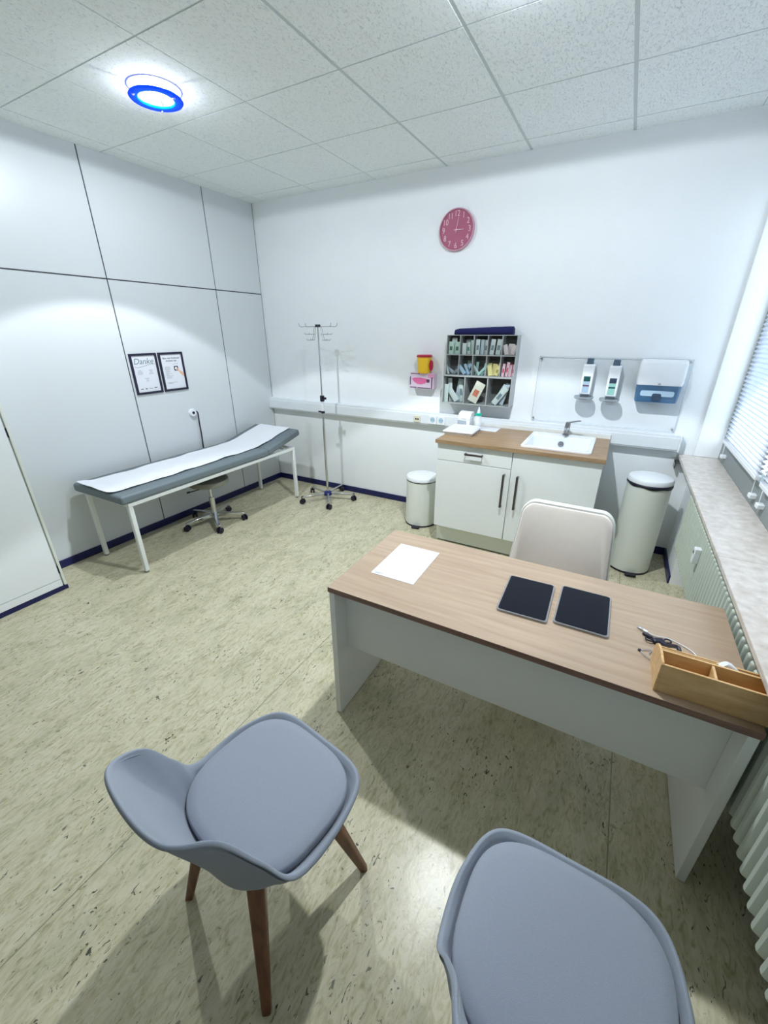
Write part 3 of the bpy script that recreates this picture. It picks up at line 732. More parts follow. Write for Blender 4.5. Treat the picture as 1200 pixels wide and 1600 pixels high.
t = thing('spray_bottle', 'teal and white disinfectant bottle with nozzle cap on the worktop', 'bottle', (2.513, -0.205, 0.91))
MB().lathe([(0.0, 0.012), (0.026, 0.012), (0.026, 0.105), (0.022, 0.118), (0.016, 0.122), (0, 0.122)], 28).build('body', M['bottle_clear'], t)
MB().lathe([(0.0, 0.0), (0.025, 0.0), (0.0265, 0.004), (0.0265, 0.014), (0.0, 0.014)], 28).build('base', M['teal'], t)
MB().lathe([(0.0264, 0.03), (0.0268, 0.03), (0.0268, 0.10), (0.0264, 0.10)], 28, caps=(False, False)).build('label', M['white_plastic'], t)
MB().lathe([(0.0, 0.112), (0.0265, 0.112), (0.0265, 0.128), (0.02, 0.132), (0.0, 0.132)], 28).build('collar', M['teal'], t)
MB().lathe([(0.0, 0.130), (0.014, 0.131), (0.012, 0.15), (0.006, 0.172), (0.004, 0.182), (0.0, 0.182)], 20).build('nozzle', M['white_plastic'], t)

# ------------------------------------------------------------------ splash pane, dispensers, towels
t = thing('splash_pane', 'clear acrylic splash pane on the wall above the sink', 'splash guard', (3.42, 0, 0.985))
MB().box(-0.505, 0.505, -0.016, -0.011, 0.008, 0.507).build('sheet', M['acrylic'], t, bevel=0.001)
for x0, x1, z0, z1 in ((-0.506, 0.506, 0.507, 0.509), (-0.506, 0.506, 0.006, 0.008), (-0.5075, -0.505, 0.006, 0.509), (0.505, 0.5075, 0.006, 0.509)):
    MB().box(x0, x1, -0.0165, -0.0105, z0, z1).build('polished_edge', M['edge_clear'], t)
for x in (-0.493, 0.493):
    for z in (0.025, 0.49): MB().cyl((x, -0.0005, z), (x, -0.02, z), 0.007, n=16).build('stand_off', M['chrome'], t)
def dispenser(label, x, z, top_lab, low_lab, band):
    t = thing('disinfectant_dispenser', label, 'dispenser', (x, -0.017, z), 0, 'wall dispensers above the sink')
    prof = [(-0.0005, 0.0), (-0.052, 0.0), (-0.066, 0.004), (-0.072, 0.14), (-0.066, 0.158), (-0.070, 0.176), (-0.078, 0.215), (-0.060, 0.222), (-0.0005, 0.222)]
    MB().prism(prof, 'x', -0.039, 0.039).build('housing', M['white_plastic'], t, bevel=0.005, seg=3)
    MB().box(-0.024, 0.024, -0.062, -0.022, 0.218, 0.226).cyl((0, -0.042, 0.222), (0, -0.042, 0.262), 0.024, 0.0225, n=24).build('cap', M['slate'], t, bevel=0.002)
    def plate(z0, z1, w=0.046):
        f = lambda z_: -0.066 - 0.006*(z_-0.004)/0.136 - 0.0008
        return MB().add([(-w/2, f(z0), z0), (w/2, f(z0), z0), (w/2, f(z1), z1), (-w/2, f(z1), z1), (-w/2, f(z0)-0.001, z0), (w/2, f(z0)-0.001, z0), (w/2, f(z1)-0.001, z1), (-w/2, f(z1)-0.001, z1)],
            [(0,3,2,1),(4,5,6,7),(0,1,5,4),(1,2,6,5),(2,3,7,6),(3,0,4,7)])
    plate(0.098, 0.134).build('upper_label', top_lab, t)
    lb = plate(0.016, 0.096).build('lower_label', low_lab, t)
    mb = plate(0.062, 0.072, 0.044); mb.v = [(a, y-0.0012, c) for a, y, c in mb.v]; mb.build('band', band, lb)
    pts = [(p[0], -0.073 + p[1]) for p in sup(0.069, 0.072, 2.3, 40)]
    ring = lambda k, z_: [(p[0]*k, -0.073+(p[1]+0.073)*k, z_) for p in pts]
    MB().loft([ring(0.9, -0.03), ring(1.0, -0.022), ring(1.0, -0.010), ring(0.94, -0.010), ring(0.90, -0.020)], (True, True)).box(-0.03, 0.03, -0.02, -0.0005, -0.03, 0.0).build('drip_tray', M['tray_clear'], t)
dispenser('left wall dispenser with dark green and red banded label', 3.287, 1.228, M['green_lbl'], M['ice_lbl'], M['plum'])
dispenser('right wall dispenser with dark blue and mint label', 3.464, 1.222, M['blue_lbl'], M['mint_lbl'], M['green_lbl'])
t = thing('paper_towel_dispenser', 'white and blue paper towel dispenser on the wall above the sink', 'towel dispenser', (3.755, -0.017, 1.205))
fr = lambda w, z, d, r=0.02: [(p[0], -d/2 + p[1], z) for p in rrect(w, d, r, 5)]
MB().loft([fr(0.275, 0.118, 0.095), fr(0.285, 0.14, 0.098), fr(0.285, 0.262, 0.090), fr(0.275, 0.282, 0.078), fr(0.26, 0.287, 0.066)]).build('cover', M['white_plastic'], t)
MB().loft([fr(0.252, 0.0, 0.085), fr(0.262, 0.012, 0.088), fr(0.275, 0.117, 0.093)], (True, True)).build('lower_cover', M['blue_clear'], t)
MB().loft([[(p[0], y, 0.062+p[1]) for p in rrect(0.205, 0.038, 0.012)] for y in (-0.0935, -0.091)]).build('paper_stack', M['ice_lbl'], t)
MB().loft([[(0.0+p[0], y, 0.038+p[1]) for p in rrect(0.056, 0.05, 0.012)] for y in (-0.096, -0.0936)]).build('outlet', M['blue_lbl'], t)
MB().loft([[(0.0+p[0], y, 0.128+p[1]) for p in rrect(0.018, 0.010, 0.004)] for y in (-0.0985, -0.094)]).build('badge', M['smoke'], t)
MB().box(0.1425, 0.144, -0.07, -0.05, 0.150, 0.166).build('lock', M['black'], t)

# gloves box and sharps container
t = thing('glove_box', 'pink and white glove carton on the wall under the yellow container', 'carton', (1.922, 0.001, 1.195))
MB().box(-0.117, 0.117, -0.085, 0, 0, 0.134).build('carton', M['lilac'], t, bevel=0.002)
MB().prism([(p[0]*1.0-0.012, 0.07+p[1]) for p in [(-0.085, 0.012), (-0.06, 0.022), (0.0, 0.024), (0.06, 0.016), (0.072, 0.006), (0.05, -0.022), (0.01, -0.034), (-0.03, -0.032), (-0.065, -0.012)]], 'y', -0.0862, -0.0853).build('opening_print', M['pink_hot'], t)
mb = MB().box(-0.117, -0.108, -0.0862, -0.0853, 0.03, 0.10).box(0.095, 0.106, -0.0862, -0.0853, 0.002, 0.10).box(-0.115, -0.05, -0.0862, -0.0853, 0.004, 0.012).box(-0.04, 0.09, -0.0862, -0.0853, 0.002, 0.009).box(0.05, 0.078, -0.0862, -0.0853, 0.055, 0.082).box(-0.11, -0.02, -0.0862, -0.0853, 0.124, 0.131)
mb.build('dark_print', M['plum'], t)
MB().box(0.062, 0.117, -0.0862, -0.0853, 0.095, 0.131).build('corner_print', M['pink'], t)
t = thing('sharps_container', 'yellow sharps cup with red lid standing on the pink carton', 'sharps bin', (1.935, -0.068, 1.3295))
MB().lathe([(0.0, 0.0), (0.052, 0.0), (0.056, 0.004), (0.066, 0.138), (0.0, 0.138)], 36).build('cup', M['yellow'], t)
MB().lathe([(0.0, 0.138), (0.070, 0.136), (0.071, 0.146), (0.062, 0.154), (0.0, 0.154)], 36).build('lid', M['red'], t)
MB().loft([[(0.078+0.017*math.cos(a), y, 0.068+0.045*math.sin(a)) for a in [2*PI*i/20 for i in range(20)]] for y in (-0.03, -0.012)]).build('lid_flap', M['red'], t, bevel=0.003)

# ------------------------------------------------------------------ wall organiser with bins
OX, OW = 2.158, 0.588
t = thing('supply_organiser', 'grey wall organiser with thirteen clear fronted compartments', 'organiser', (OX, -0.0005, 1.095))
z3, z2, z1, zt = 0.0, 0.230, 0.394, 0.553
d12, d3 = 0.118, 0.160
th = 0.005
mb = MB()
mb.box(0, th, -d12, 0, z2, zt).box(OW-th, OW, -d12, 0, z2, zt)
mb.box(0, th, -d3, 0, z3, z2).box(OW-th, OW, -d3, 0, z3, z2)
mb.box(th, OW-th, -d12, 0, zt-th, zt).box(th, OW-th, -d12, 0, z1, z1+0.007).box(th, OW-th, -d3, 0, z2-0.004, z2+0.006).box(th, OW-th, -d3, 0, z3, z3+0.007)
mb.build('housing', M['smoke'], t, bevel=0.001)
MB().box(th, OW-th, -0.006, -0.0004, z3+0.007, zt-th).build('back_panel', M['smoke_dark'], t)
cw = OW/5; cw3 = OW/3
for i in range(1, 5):
    for a, b_ in ((z1+0.007, zt-th), (z2+0.006, z1)): MB().box(i*cw-0.003, i*cw+0.003, -d12+0.001, -0.006, a, b_).build('divider', M['smoke'], t)
for i in (1, 2): MB().box(i*cw3-0.004, i*cw3+0.004, -d3+0.001, -0.006, z3+0.007, z2-0.004).build('divider', M['smoke'], t)
for (n, w, a, b_, d) in ((5, cw, z1+0.008, z1+0.125, d12), (5, cw, z2+0.007, z2+0.13, d12), (3, cw3, z3+0.008, z3+0.175, d3)):
    for i in range(n):
        MB().box(i*w+0.006, (i+1)*w-0.006, -d+0.0005, -d+0.0025, a, b_).build('bin_front', M['bin_front'], t)

PK = {}
def pkcol(rgb, name):
    if name not in PK: PK[name] = mat(name, lin(*rgb), 0.45, var=0.08, scale=60)
    return PK[name]
def packet(row, col, fx, y, w, h, thk, ang, colour, stripe, name, label, cat, group):
    """a supply packet standing in a compartment; fx = place across (0..1), y = depth, ang = lean"""
    if row < 2: x0, cwid, zb = OX + col*cw, cw, 1.095 + (z1+0.0075, z2+0.0065)[row]
    else: x0, cwid, zb = OX + col*cw3, cw3, 1.095 + z3 + 0.0075
    x = x0 + cwid*fx
    o = bpy.data.objects.new(name, None)
    mb = MB(); hw = w/2
    # pillow outline: flat sealed ends and a thicker middle
    rings = []
    for z_, k in ((0.0, 0.25), (h*0.07, 0.3), (h*0.16, 0.9), (h*0.5, 1.0), (h*0.84, 0.9), (h*0.93, 0.3), (h, 0.25)):
        tt = thk*k/2
        rings.append([(-hw, -tt*0.4, z_), (-hw*0.6, -tt, z_), (hw*0.6, -tt, z_), (hw, -tt*0.4, z_), (hw, tt*0.4, z_), (hw*0.6, tt, z_), (-hw*0.6, tt, z_), (-hw, tt*0.4, z_)])
    mb.loft(rings)
    if stripe is not None:
        mb.cur = 1
        mb.box(-hw*0.55, hw*0.55, -thk/2-0.0006, -thk/2+0.001, h*0.3, h*0.62)
    lift = abs(math.sin(ang))*hw
    mats = [colour] + ([stripe] if stripe is not None else [])
    bpy.data.objects.remove(o)
    ob = mb.build(name, mats, None, (x, y, zb + lift + 0.0005))
    ob.rotation_euler = (0, ang, 0)
    tag(ob, label, cat, group)
R = math.radians
white = pkcol((206, 216, 214), 'white packet'); mint = pkcol((190, 214, 200), 'pale green packet'); gprint = pkcol((70, 110, 96), 'green print')
grey_p = pkcol((150, 158, 160), 'grey packet'); darkp = pkcol((96, 104, 112), 'dark packet'); blue_p = pkcol((176, 204, 226), 'light blue packet')
grn_p = pkcol((172, 214, 204), 'green packet'); teal_p = pkcol((70, 140, 130), 'teal print'); yel_p = pkcol((232, 218, 150), 'yellow packet'); yel_d = pkcol((170, 150, 80), 'olive print')
pink_p = pkcol((226, 188, 198), 'pink packet'); red_p = pkcol((196, 60, 92), 'red print'); rose = pkcol((222, 206, 206), 'pale rose packet'); cream_p = pkcol((222, 220, 204), 'cream pouch'); redm = pkcol((206, 120, 90), 'orange print'); cool = pkcol((186, 200, 208), 'cool grey pouch'); prnt = pkcol((120, 140, 150), 'grey print')
YL = [-0.100, -0.085, -0.070, -0.055, -0.040, -0.025]
def fill(row, col, items, name, label, cat, group):
    for k, (fx, w, h, ang, c, st) in enumerate(items):
        packet(row, col, fx, (YL[k % 6] - (0.035 if row == 2 else 0)), w, h, 0.010, R(ang), c, st, name, label, cat, group)
fill(0, 0, [(0.30, 0.042, 0.098, 2, mint, gprint), (0.72, 0.042, 0.096, 1, mint, gprint), (0.45, 0.045, 0.128, 0, white, None)], 'supply_packet', 'pale green packet in the top left compartment of the grey organiser', 'packet', 'packets in the top left compartment')
fill(0, 1, [(0.30, 0.036, 0.088, 0, white, None), (0.60, 0.028, 0.092, -4, white, teal_p), (0.80, 0.030, 0.11, 2, mint, None), (0.5, 0.05, 0.118, 0, grey_p, None)], 'supply_packet', 'white packet in the second compartment of the organiser top row', 'packet', 'packets in the second top compartment')
fill(0, 2, [(0.27, 0.034, 0.118, 0, white, prnt), (0.55, 0.030, 0.115, 1, cool, None), (0.80, 0.032, 0.112, 2, white, prnt)], 'supply_packet', 'tall whitish packet in the middle compartment of the organiser top row', 'packet', 'packets in the middle top compartment')
fill(0, 3, [(0.28, 0.036, 0.118, 5, white, prnt), (0.68, 0.040, 0.118, 5, white, prnt)], 'supply_packet', 'large white packet in the fourth compartment of the organiser top row', 'packet', 'packets in the fourth top compartment')
fill(0, 4, [(0.33, 0.034, 0.078, -14, rose, None), (0.68, 0.034, 0.075, 16, rose, None), (0.50, 0.040, 0.085, 3, rose, None), (0.70, 0.034, 0.08, -8, white, None), (0.30, 0.03, 0.07, 10, white, None)], 'supply_packet', 'pale rose packet heaped in the top right compartment of the organiser', 'packet', 'packets in the top right compartment')
fill(1, 0, [(0.22, 0.018, 0.090, -20, white, None), (0.58, 0.024, 0.085, 50, grey_p, None), (0.54, 0.026, 0.085, -56, cool, None), (0.72, 0.024, 0.07, 60, grey_p, None), (0.45, 0.03, 0.095, 35, darkp, None)], 'needle_packet', 'small grey packet in the middle row leftmost compartment', 'packet', 'packets in the middle row leftmost compartment')
fill(1, 1, [(0.46, 0.032, 0.085, -42, blue_p, None), (0.70, 0.022, 0.092, -24, blue_p, None), (0.45, 0.024, 0.095, 26, blue_p, darkp), (0.56, 0.024, 0.085, 64, blue_p, None), (0.84, 0.016, 0.125, 3, cool, None), (0.4, 0.03, 0.11, 10, cool, None)], 'syringe_packet', 'light blue packet in the middle row second compartment', 'packet', 'packets in the middle row second compartment')
fill(1, 2, [(0.46, 0.020, 0.105, 44, grn_p, None), (0.60, 0.020, 0.105, 40, grn_p, teal_p), (0.44, 0.022, 0.09, -38, white, None), (0.20, 0.022, 0.105, 4, grn_p, None), (0.74, 0.026, 0.095, 8, white, None), (0.52, 0.022, 0.085, 55, grn_p, None)], 'swab_packet', 'slim pale green packet in the middle row centre compartment', 'packet', 'packets in the middle row centre compartment')
fill(1, 3, [(0.33, 0.036, 0.085, -9, yel_p, None), (0.68, 0.034, 0.080, 20, yel_p, yel_d), (0.52, 0.04, 0.095, 4, yel_p, None), (0.24, 0.028, 0.098, -4, yel_p, None), (0.76, 0.028, 0.103, 8, yel_p, None)], 'swab_packet', 'yellow packet in the middle row fourth compartment', 'packet', 'packets in the middle row fourth compartment')
fill(1, 4, [(0.20, 0.022, 0.100, 4, pink_p, red_p), (0.42, 0.022, 0.112, 6, pink_p, red_p), (0.62, 0.024, 0.090, 2, pink_p, None), (0.82, 0.022, 0.092, 3, pink_p, red_p), (0.5, 0.05, 0.10, 0, red_p, None)], 'swab_packet', 'pink and red packet in the middle row rightmost compartment', 'packet', 'packets in the middle row rightmost compartment')
fill(2, 0, [(0.14, 0.036, 0.150, 0, white, None), (0.62, 0.046, 0.135, -36, white, None), (0.68, 0.044, 0.125, -48, cool, None), (0.30, 0.036, 0.195, -6, white, None), (0.80, 0.042, 0.175, -9, white, prnt), (0.55, 0.05, 0.19, 8, cool, None)], 'supply_pouch', 'white pouch in the bottom left compartment of the organiser', 'pouch', 'pouches in the bottom left compartment')
fill(2, 1, [(0.34, 0.082, 0.175, 24, cream_p, redm)], 'supply_pouch', 'large cream pouch with orange print in the bottom middle compartment', 'pouch', None)
fill(2, 2, [(0.30, 0.046, 0.165, 36, white, prnt), (0.34, 0.044, 0.175, 28, cool, None), (0.58, 0.036, 0.18, 15, cool, None)], 'supply_pouch', 'long clear grey pouch leaning in the bottom right compartment', 'pouch', 'pouches in the bottom right compartment')

# navy bolster on top of the organiser
o = MB().loft([[(x, -0.062 + dy*w, 0.0 + (dz*0.5+0.5)*h) for dy, dz in sup(1, 1, 3.0, 24)] for x, w, h in ((-0.246, 0.018, 0.022), (-0.238, 0.032, 0.040), (-0.20, 0.042, 0.048), (0.0, 0.046, 0.056), (0.20, 0.048, 0.062), (0.236, 0.046, 0.062), (0.244, 0.036, 0.052))]).build('bolster', M['bolster'], None, (2.452, 0, 1.6485))
tag(o, 'long navy cloth roll lying on top of the grey organiser', 'bolster')

# ------------------------------------------------------------------ radiator and window blinds
t = thing('radiator', 'pale green ribbed radiator under the stone window sill', 'radiator', (4.11, -2.0, 0.36))
first = None
pitch = 0.0425; y_ = 1.36; k = 0
while y_ > -1.75:
    if first is None:
        prof = [(p[0], p[1]) for p in rrect(0.034, 0.372, 0.010, 5)]
        # section: capsule in the y-z plane, pinched towards the front in plan
        ringo = lambda x, kk: [(x, p[0]*kk, 0.186 + p[1]*(1 - (1-kk)*0.05)) for p in prof]
        first = MB().loft([ringo(-0.074, 0.40), ringo(-0.071, 0.62), ringo(-0.062, 0.9), ringo(-0.048, 1.0), ringo(0.048, 1.0), ringo(0.062, 0.9), ringo(0.071, 0.62), ringo(0.074, 0.40)]).build('section', M['radiator'], t)
        c = first
    else:
        c = first.copy(); COL.objects.link(c); c.parent = t
    c.location = (0, y_, 0); y_ -= pitch
MB().cyl((0, 1.36, 0.05), (0, -1.75, 0.05), 0.018, n=12).cyl((0, 1.36, 0.29), (0, -1.75, 0.29), 0.018, n=12).build('header_pipe', M['radiator'], t)
for y in (1.2, -0.2, -1.5): MB().box(0.02, 0.108, y-0.012, y+0.012, 0.06, 0.085).build('wall_bracket', M['radiator'], t)
hm = MB().box(-0.101, -0.070, 0.695, 0.735, 0.215, 0.30).build('heat_meter', M['white_plastic'], t, bevel=0.005, seg=3)
hm['label'] = 'small white heat meter'
MB().box(-0.1018, -0.1005, 0.704, 0.726, 0.267, 0.283).build('display', M['grille'], hm)

def blind(label, y0, y1, z0, z1):
    t = thing('pleated_blind', label, 'blind', (4.205, (y0+y1)/2, z0), 0, 'white pleated blinds')
    w = (y1-y0)/2; n = int((z1-z0-0.04)/0.0125); rows = []
    for i in range(n+1):
        x = 0.012 if i % 2 else -0.012
        z = 0.022 + i*0.0125
        rows.append([(x, -w + 2*w*j/6, z) for j in range(7)])
    MB().grid(rows).build('fabric', M['blind'], t, sharp=20, solid=0.0006)
    MB().box(-0.014, 0.014, -w, w, 0, 0.022).build('bottom_rail', M['white_plastic'], t, bevel=0.004)
    MB().box(-0.014, 0.014, -w, w, z1-z0-0.024, z1-z0).build('top_rail', M['white_plastic'], t, bevel=0.004)
    for y in (-w+0.03, w-0.03):
        cl = MB().box(-0.004, 0.026, y-0.022, y+0.022, -0.10, -0.078).build('cord_clip', M['white_plastic'], t, bevel=0.003)
        MB().cyl((0.004, y, -0.08), (0.0, y, 0.002), 0.0018, n=6).build('cord', M['white_plastic'], cl)
blind('white pleated blind nearest the back wall, above the stone sill', -1.07, -0.185, 0.988, 2.50)
blind('white pleated blind cut by the right photo edge', -2.07, -1.165, 0.988, 2.50)

# ------------------------------------------------------------------ desk
DX, DY, DW, DD, DH = 2.618, -2.540, 1.402, 0.605, 0.712
t = thing('desk', 'white panel desk with light oak top and brown edging', 'desk', (DX+DW/2, DY+DD/2, 0))
hw, hd = DW/2, DD/2
mb = MB(); mb.box(-hw, hw, -hd, hd, DH-0.024, DH)
top = mb.build('desktop', [M['desk_top'], M['desk_edge']], t, bevel=0.0015)
for p in top.data.polygons:
    if abs(p.normal.z) < 0.5: p.material_index = 1
for s in (-1, 1):
    x0 = -hw+0.004 if s < 0 else hw-0.030
    MB().box(x0, x0+0.026, -hd+0.004, hd-0.006, 0.004, DH-0.0245).build('side_panel', M['white'], t, bevel=0.001)
MB().box(-hw+0.030, hw-0.030, -hd+0.085, -hd+0.103, 0.352, DH-0.0245).build('modesty_panel', M['white'], t, bevel=0.001)
DZ = DH + 0.0003

# desk objects
t = thing('paper_form', 'white A4 sheet lying on the left half of the desk', 'sheet of paper', (2.819, -2.208, DZ), R(0.5))
MB().box(-0.101, 0.101, -0.150, 0.150, 0, 0.0012).build('sheet', M['paper'], t)
mb = MB().box(-0.086, -0.05, -0.137, -0.134, 0.0011, 0.0016).box(-0.086, -0.06, -0.142, -0.140, 0.0011, 0.0016)
for k in range(24): mb.box(-0.092 + k*0.0077, -0.0885 + k*0.0077, 0.128, 0.1292, 0.0011, 0.0016)
mb.build('small_print', M['ink'], t)
def tablet(label, x, y, rz):
    t = thing('tablet', label, 'tablet', (x, y, DZ), rz, 'two tablets on the desk')
    MB().loft([rr(0.174, 0.256, 0.010, 0.0), rr(0.180, 0.262, 0.012, 0.002), rr(0.180, 0.262, 0.012, 0.0085), rr(0.174, 0.256, 0.010, 0.0092)]).build('case', M['case'], t)
    MB().loft([rr(0.169, 0.250, 0.010, 0.0094), rr(0.169, 0.250, 0.010, 0.0104)]).build('screen', M['screen'], t)
tablet('left of the two dark tablets lying on the desk', 3.352, -2.227, R(1.5))
tablet('right of the two dark tablets lying on the desk', 3.553, -2.206, R(0))

# desk organiser
t = thing('desk_organiser', 'bamboo desk organiser with open compartments on the right desk corner', 'organiser', (3.766, -2.512, DZ))
L_, th = 0.262, 0.007
side = [(0.0, 0.0), (0.0, 0.098), (0.006, 0.103), (0.075, 0.098), (0.120, 0.082), (0.140, 0.064), (0.146, 0.04), (0.146, 0.0)]
MB().prism(side, 'x', 0.0, th).build('end_panel', M['bamboo'], t, bevel=0.001)
MB().prism(side, 'x', L_-th, L_).build('end_panel', M['bamboo'], t, bevel=0.001)
MB().box(th, L_-th, 0.001, 0.001+th, 0.0, 0.098).build('front_panel', M['bamboo'], t, bevel=0.001)
MB().box(th, L_-th, 0.064, 0.064+th, 0.004, 0.100).build('middle_panel', M['bamboo'], t, bevel=0.001)
MB().box(th, 0.152, 0.090, 0.094, 0.004, 0.088).box(th, 0.142, 0.112, 0.116, 0.004, 0.078).build('slot_panel', M['bamboo'], t, bevel=0.001)
MB().box(th, L_-th, 0.136, 0.136+th, 0.004, 0.060).build('back_panel', M['bamboo'], t, bevel=0.001)
MB().box(th, L_-th, 0.008, 0.136, 0.001, 0.005).build('bottom', M['bamboo'], t)
MB().box(0.124, 0.124+th, 0.008, 0.064, 0.005, 0.097).build('divider', M['bamboo'], t, bevel=0.001)
MB().box(0.152, 0.158, 0.071, 0.136, 0.005, 0.066).build('divider', M['bamboo'], t, bevel=0.001)
# white handset in the organiser
o = MB().loft([[(p[0], p[1], z) for p in sup(w, d, 2.6, 20)] for z, w, d in ((0.0, 0.016, 0.010), (0.004, 0.020, 0.013), (0.05, 0.021, 0.013), (0.098, 0.019, 0.012), (0.108, 0.014, 0.009))]).build('handset', M['white_plastic'], None, (3.996, -2.411, DZ+0.020))
o.rotation_euler = (0.12, R(-46), 0)
tag(o, 'rounded white handset lying slantwise in the bamboo desk organiser', 'handset')
# cables
t = thing('charging_cable', 'thin white charging cable behind the bamboo organiser', 'cable', (3.80, -2.25, DZ))
MB().tube([(-0.052, 0.022, 0.004), (-0.02, 0.008, 0.004), (0.02, 0.012, 0.004), (0.06, -0.004, 0.004), (0.088, -0.028, 0.004), (0.096, -0.060, 0.004), (0.094, -0.112, 0.004)], 0.0018, 8, smooth=8).build('lead', M['white_plastic'], t)
MB().obox((-0.060, 0.027, 0.0045), (0.020, 0.009, 0.006), Matrix.Rotation(-0.6, 3, 'Z')).build('plug', M['chrome'], t, bevel=0.001)
MB().obox((-0.046, 0.018, 0.0045), (0.018, 0.009, 0.008), Matrix.Rotation(-0.6, 3, 'Z')).build('plug_grip', M['white_plastic'], t, bevel=0.002)
t = thing('cable_strap', 'black cable strap with looped bow behind the bamboo organiser', 'cable strap', (3.790, -2.268, DZ))
MB().obox((-0.030, 0.012, 0.006), (0.034, 0.010, 0.009), Matrix.Rotation(-0.5, 3, 'Z')).build('tip', M['black'], t, bevel=0.003)
MB().obox((0.0, -0.004, 0.007), (0.036, 0.024, 0.013), Matrix.Rotation(0.4, 3, 'Z')).build('knot', M['black'], t, bevel=0.005)
mb = MB()
for s in (-1, 1):
    mb.tube([(s*0.010, s*0.004-0.004, 0.006), (s*0.024, s*0.018, 0.008), (s*0.036, s*0.014, 0.008), (s*0.034, s*0.002, 0.007), (s*0.014, -0.006, 0.006)], 0.0028, 8, smooth=6)
mb.build('loop', M['black'], t)
MB().tube([(0.008, -0.010, 0.008), (0.016, -0.045, 0.026), (0.024, -0.080, 0.056), (0.032, -0.108, 0.074), (0.036, -0.128, 0.066)], 0.0062, 8, smooth=6).build('strap', M['black'], t)
t = thing('sensor_cable', 'thin silver cable end left of the bamboo organiser', 'cable', (3.735, -2.345, DZ))
MB().tube([(0.002, 0.0, 0.003), (0.02, 0.012, 0.003), (0.034, 0.016, 0.003), (0.027, -0.006, 0.003)], 0.0013, 6, smooth=4).tube([(0.0, 0.0, 0.003), (0.012, -0.018, 0.003), (0.027, -0.034, 0.003)], 0.0013, 6).build('lead', M['chrome'], t)
MB().lathe([(0.0, 0.0), (0.005, 0.0), (0.005, 0.005), (0.0, 0.006)], 14).build('end_cap', M['black'], t)

# ------------------------------------------------------------------ cream office chair behind the desk
t = thing('office_chair', 'cream upholstered office chair behind the desk', 'chair', (3.40, -1.79, 0), R(-1))
def backring(y, w0, w1, z0, z1, r, k=1.0):
    pts = rrect(1, 1, 0.0001, 1)
    out = []
    for px, pz in rrect(w0, z1-z0, r, 8):
        f = (pz + (z1-z0)/2)/(z1-z0)
        sx = px*(w1/w0*f + (1-f))
        out.append((sx, y + 0.06*(f) - 0.10*(sx/0.24)**2*0.35, (z0+z1)/2 + pz))
    return out
MB().loft([backring(0.250, 0.475, 0.41, 0.468, 0.846, 0.06), backring(0.242, 0.500, 0.435, 0.455, 0.858, 0.068), backring(0.222, 0.505, 0.440, 0.452, 0.860, 0.07), backring(0.204, 0.495, 0.430, 0.457, 0.856, 0.066)]).build('back_shell', M['cream'], t)
MB().loft([backring(0.2035, 0.485, 0.420, 0.462, 0.850, 0.062), backring(0.190, 0.478, 0.413, 0.466, 0.846, 0.06), backring(0.182, 0.45, 0.385, 0.48, 0.832, 0.05)]).build('back_cushion', M['velvet'], t)
MB().loft([[(p[0], p[1]-0.02, z) for p in rrect(w, d, 0.07, 6)] for w, d, z in ((0.44, 0.42, 0.40), (0.48, 0.46, 0.415), (0.48, 0.46, 0.455), (0.44, 0.42, 0.475))]).build('seat', M['velvet'], t)
MB().box(-0.10, 0.10, 0.10, 0.262, 0.388, 0.399).obox((0, 0.262, 0.45), (0.20, 0.012, 0.13), Matrix.Rotation(-0.15, 3, 'X')).build('back_support', M['cream'], t, bevel=0.003)
MB().cyl((0, 0, 0.07), (0, 0, 0.24), 0.028, n=20).cyl((0, 0, 0.24), (0, 0, 0.40), 0.016, n=16).build('column', M['chrome'], t)
for i in range(5):
    a = R(-80 + 72*i); c, s = math.cos(a), math.sin(a)
    lo = MB().loft([[(c*r - s*w*q, s*r + c*w*q, z + dz) for q, dz in ((-1, -h), (1, -h), (1, h), (-1, h))] for r, w, z, h in ((0.015, 0.026, 0.09, 0.018), (0.30, 0.016, 0.078, 0.010))]).build('base_arm', M['cream'], t, bevel=0.004)
    caster(None, 'caster', lo, 0.295*c, 0.295*s, a+1.2, mw=M['cream'])

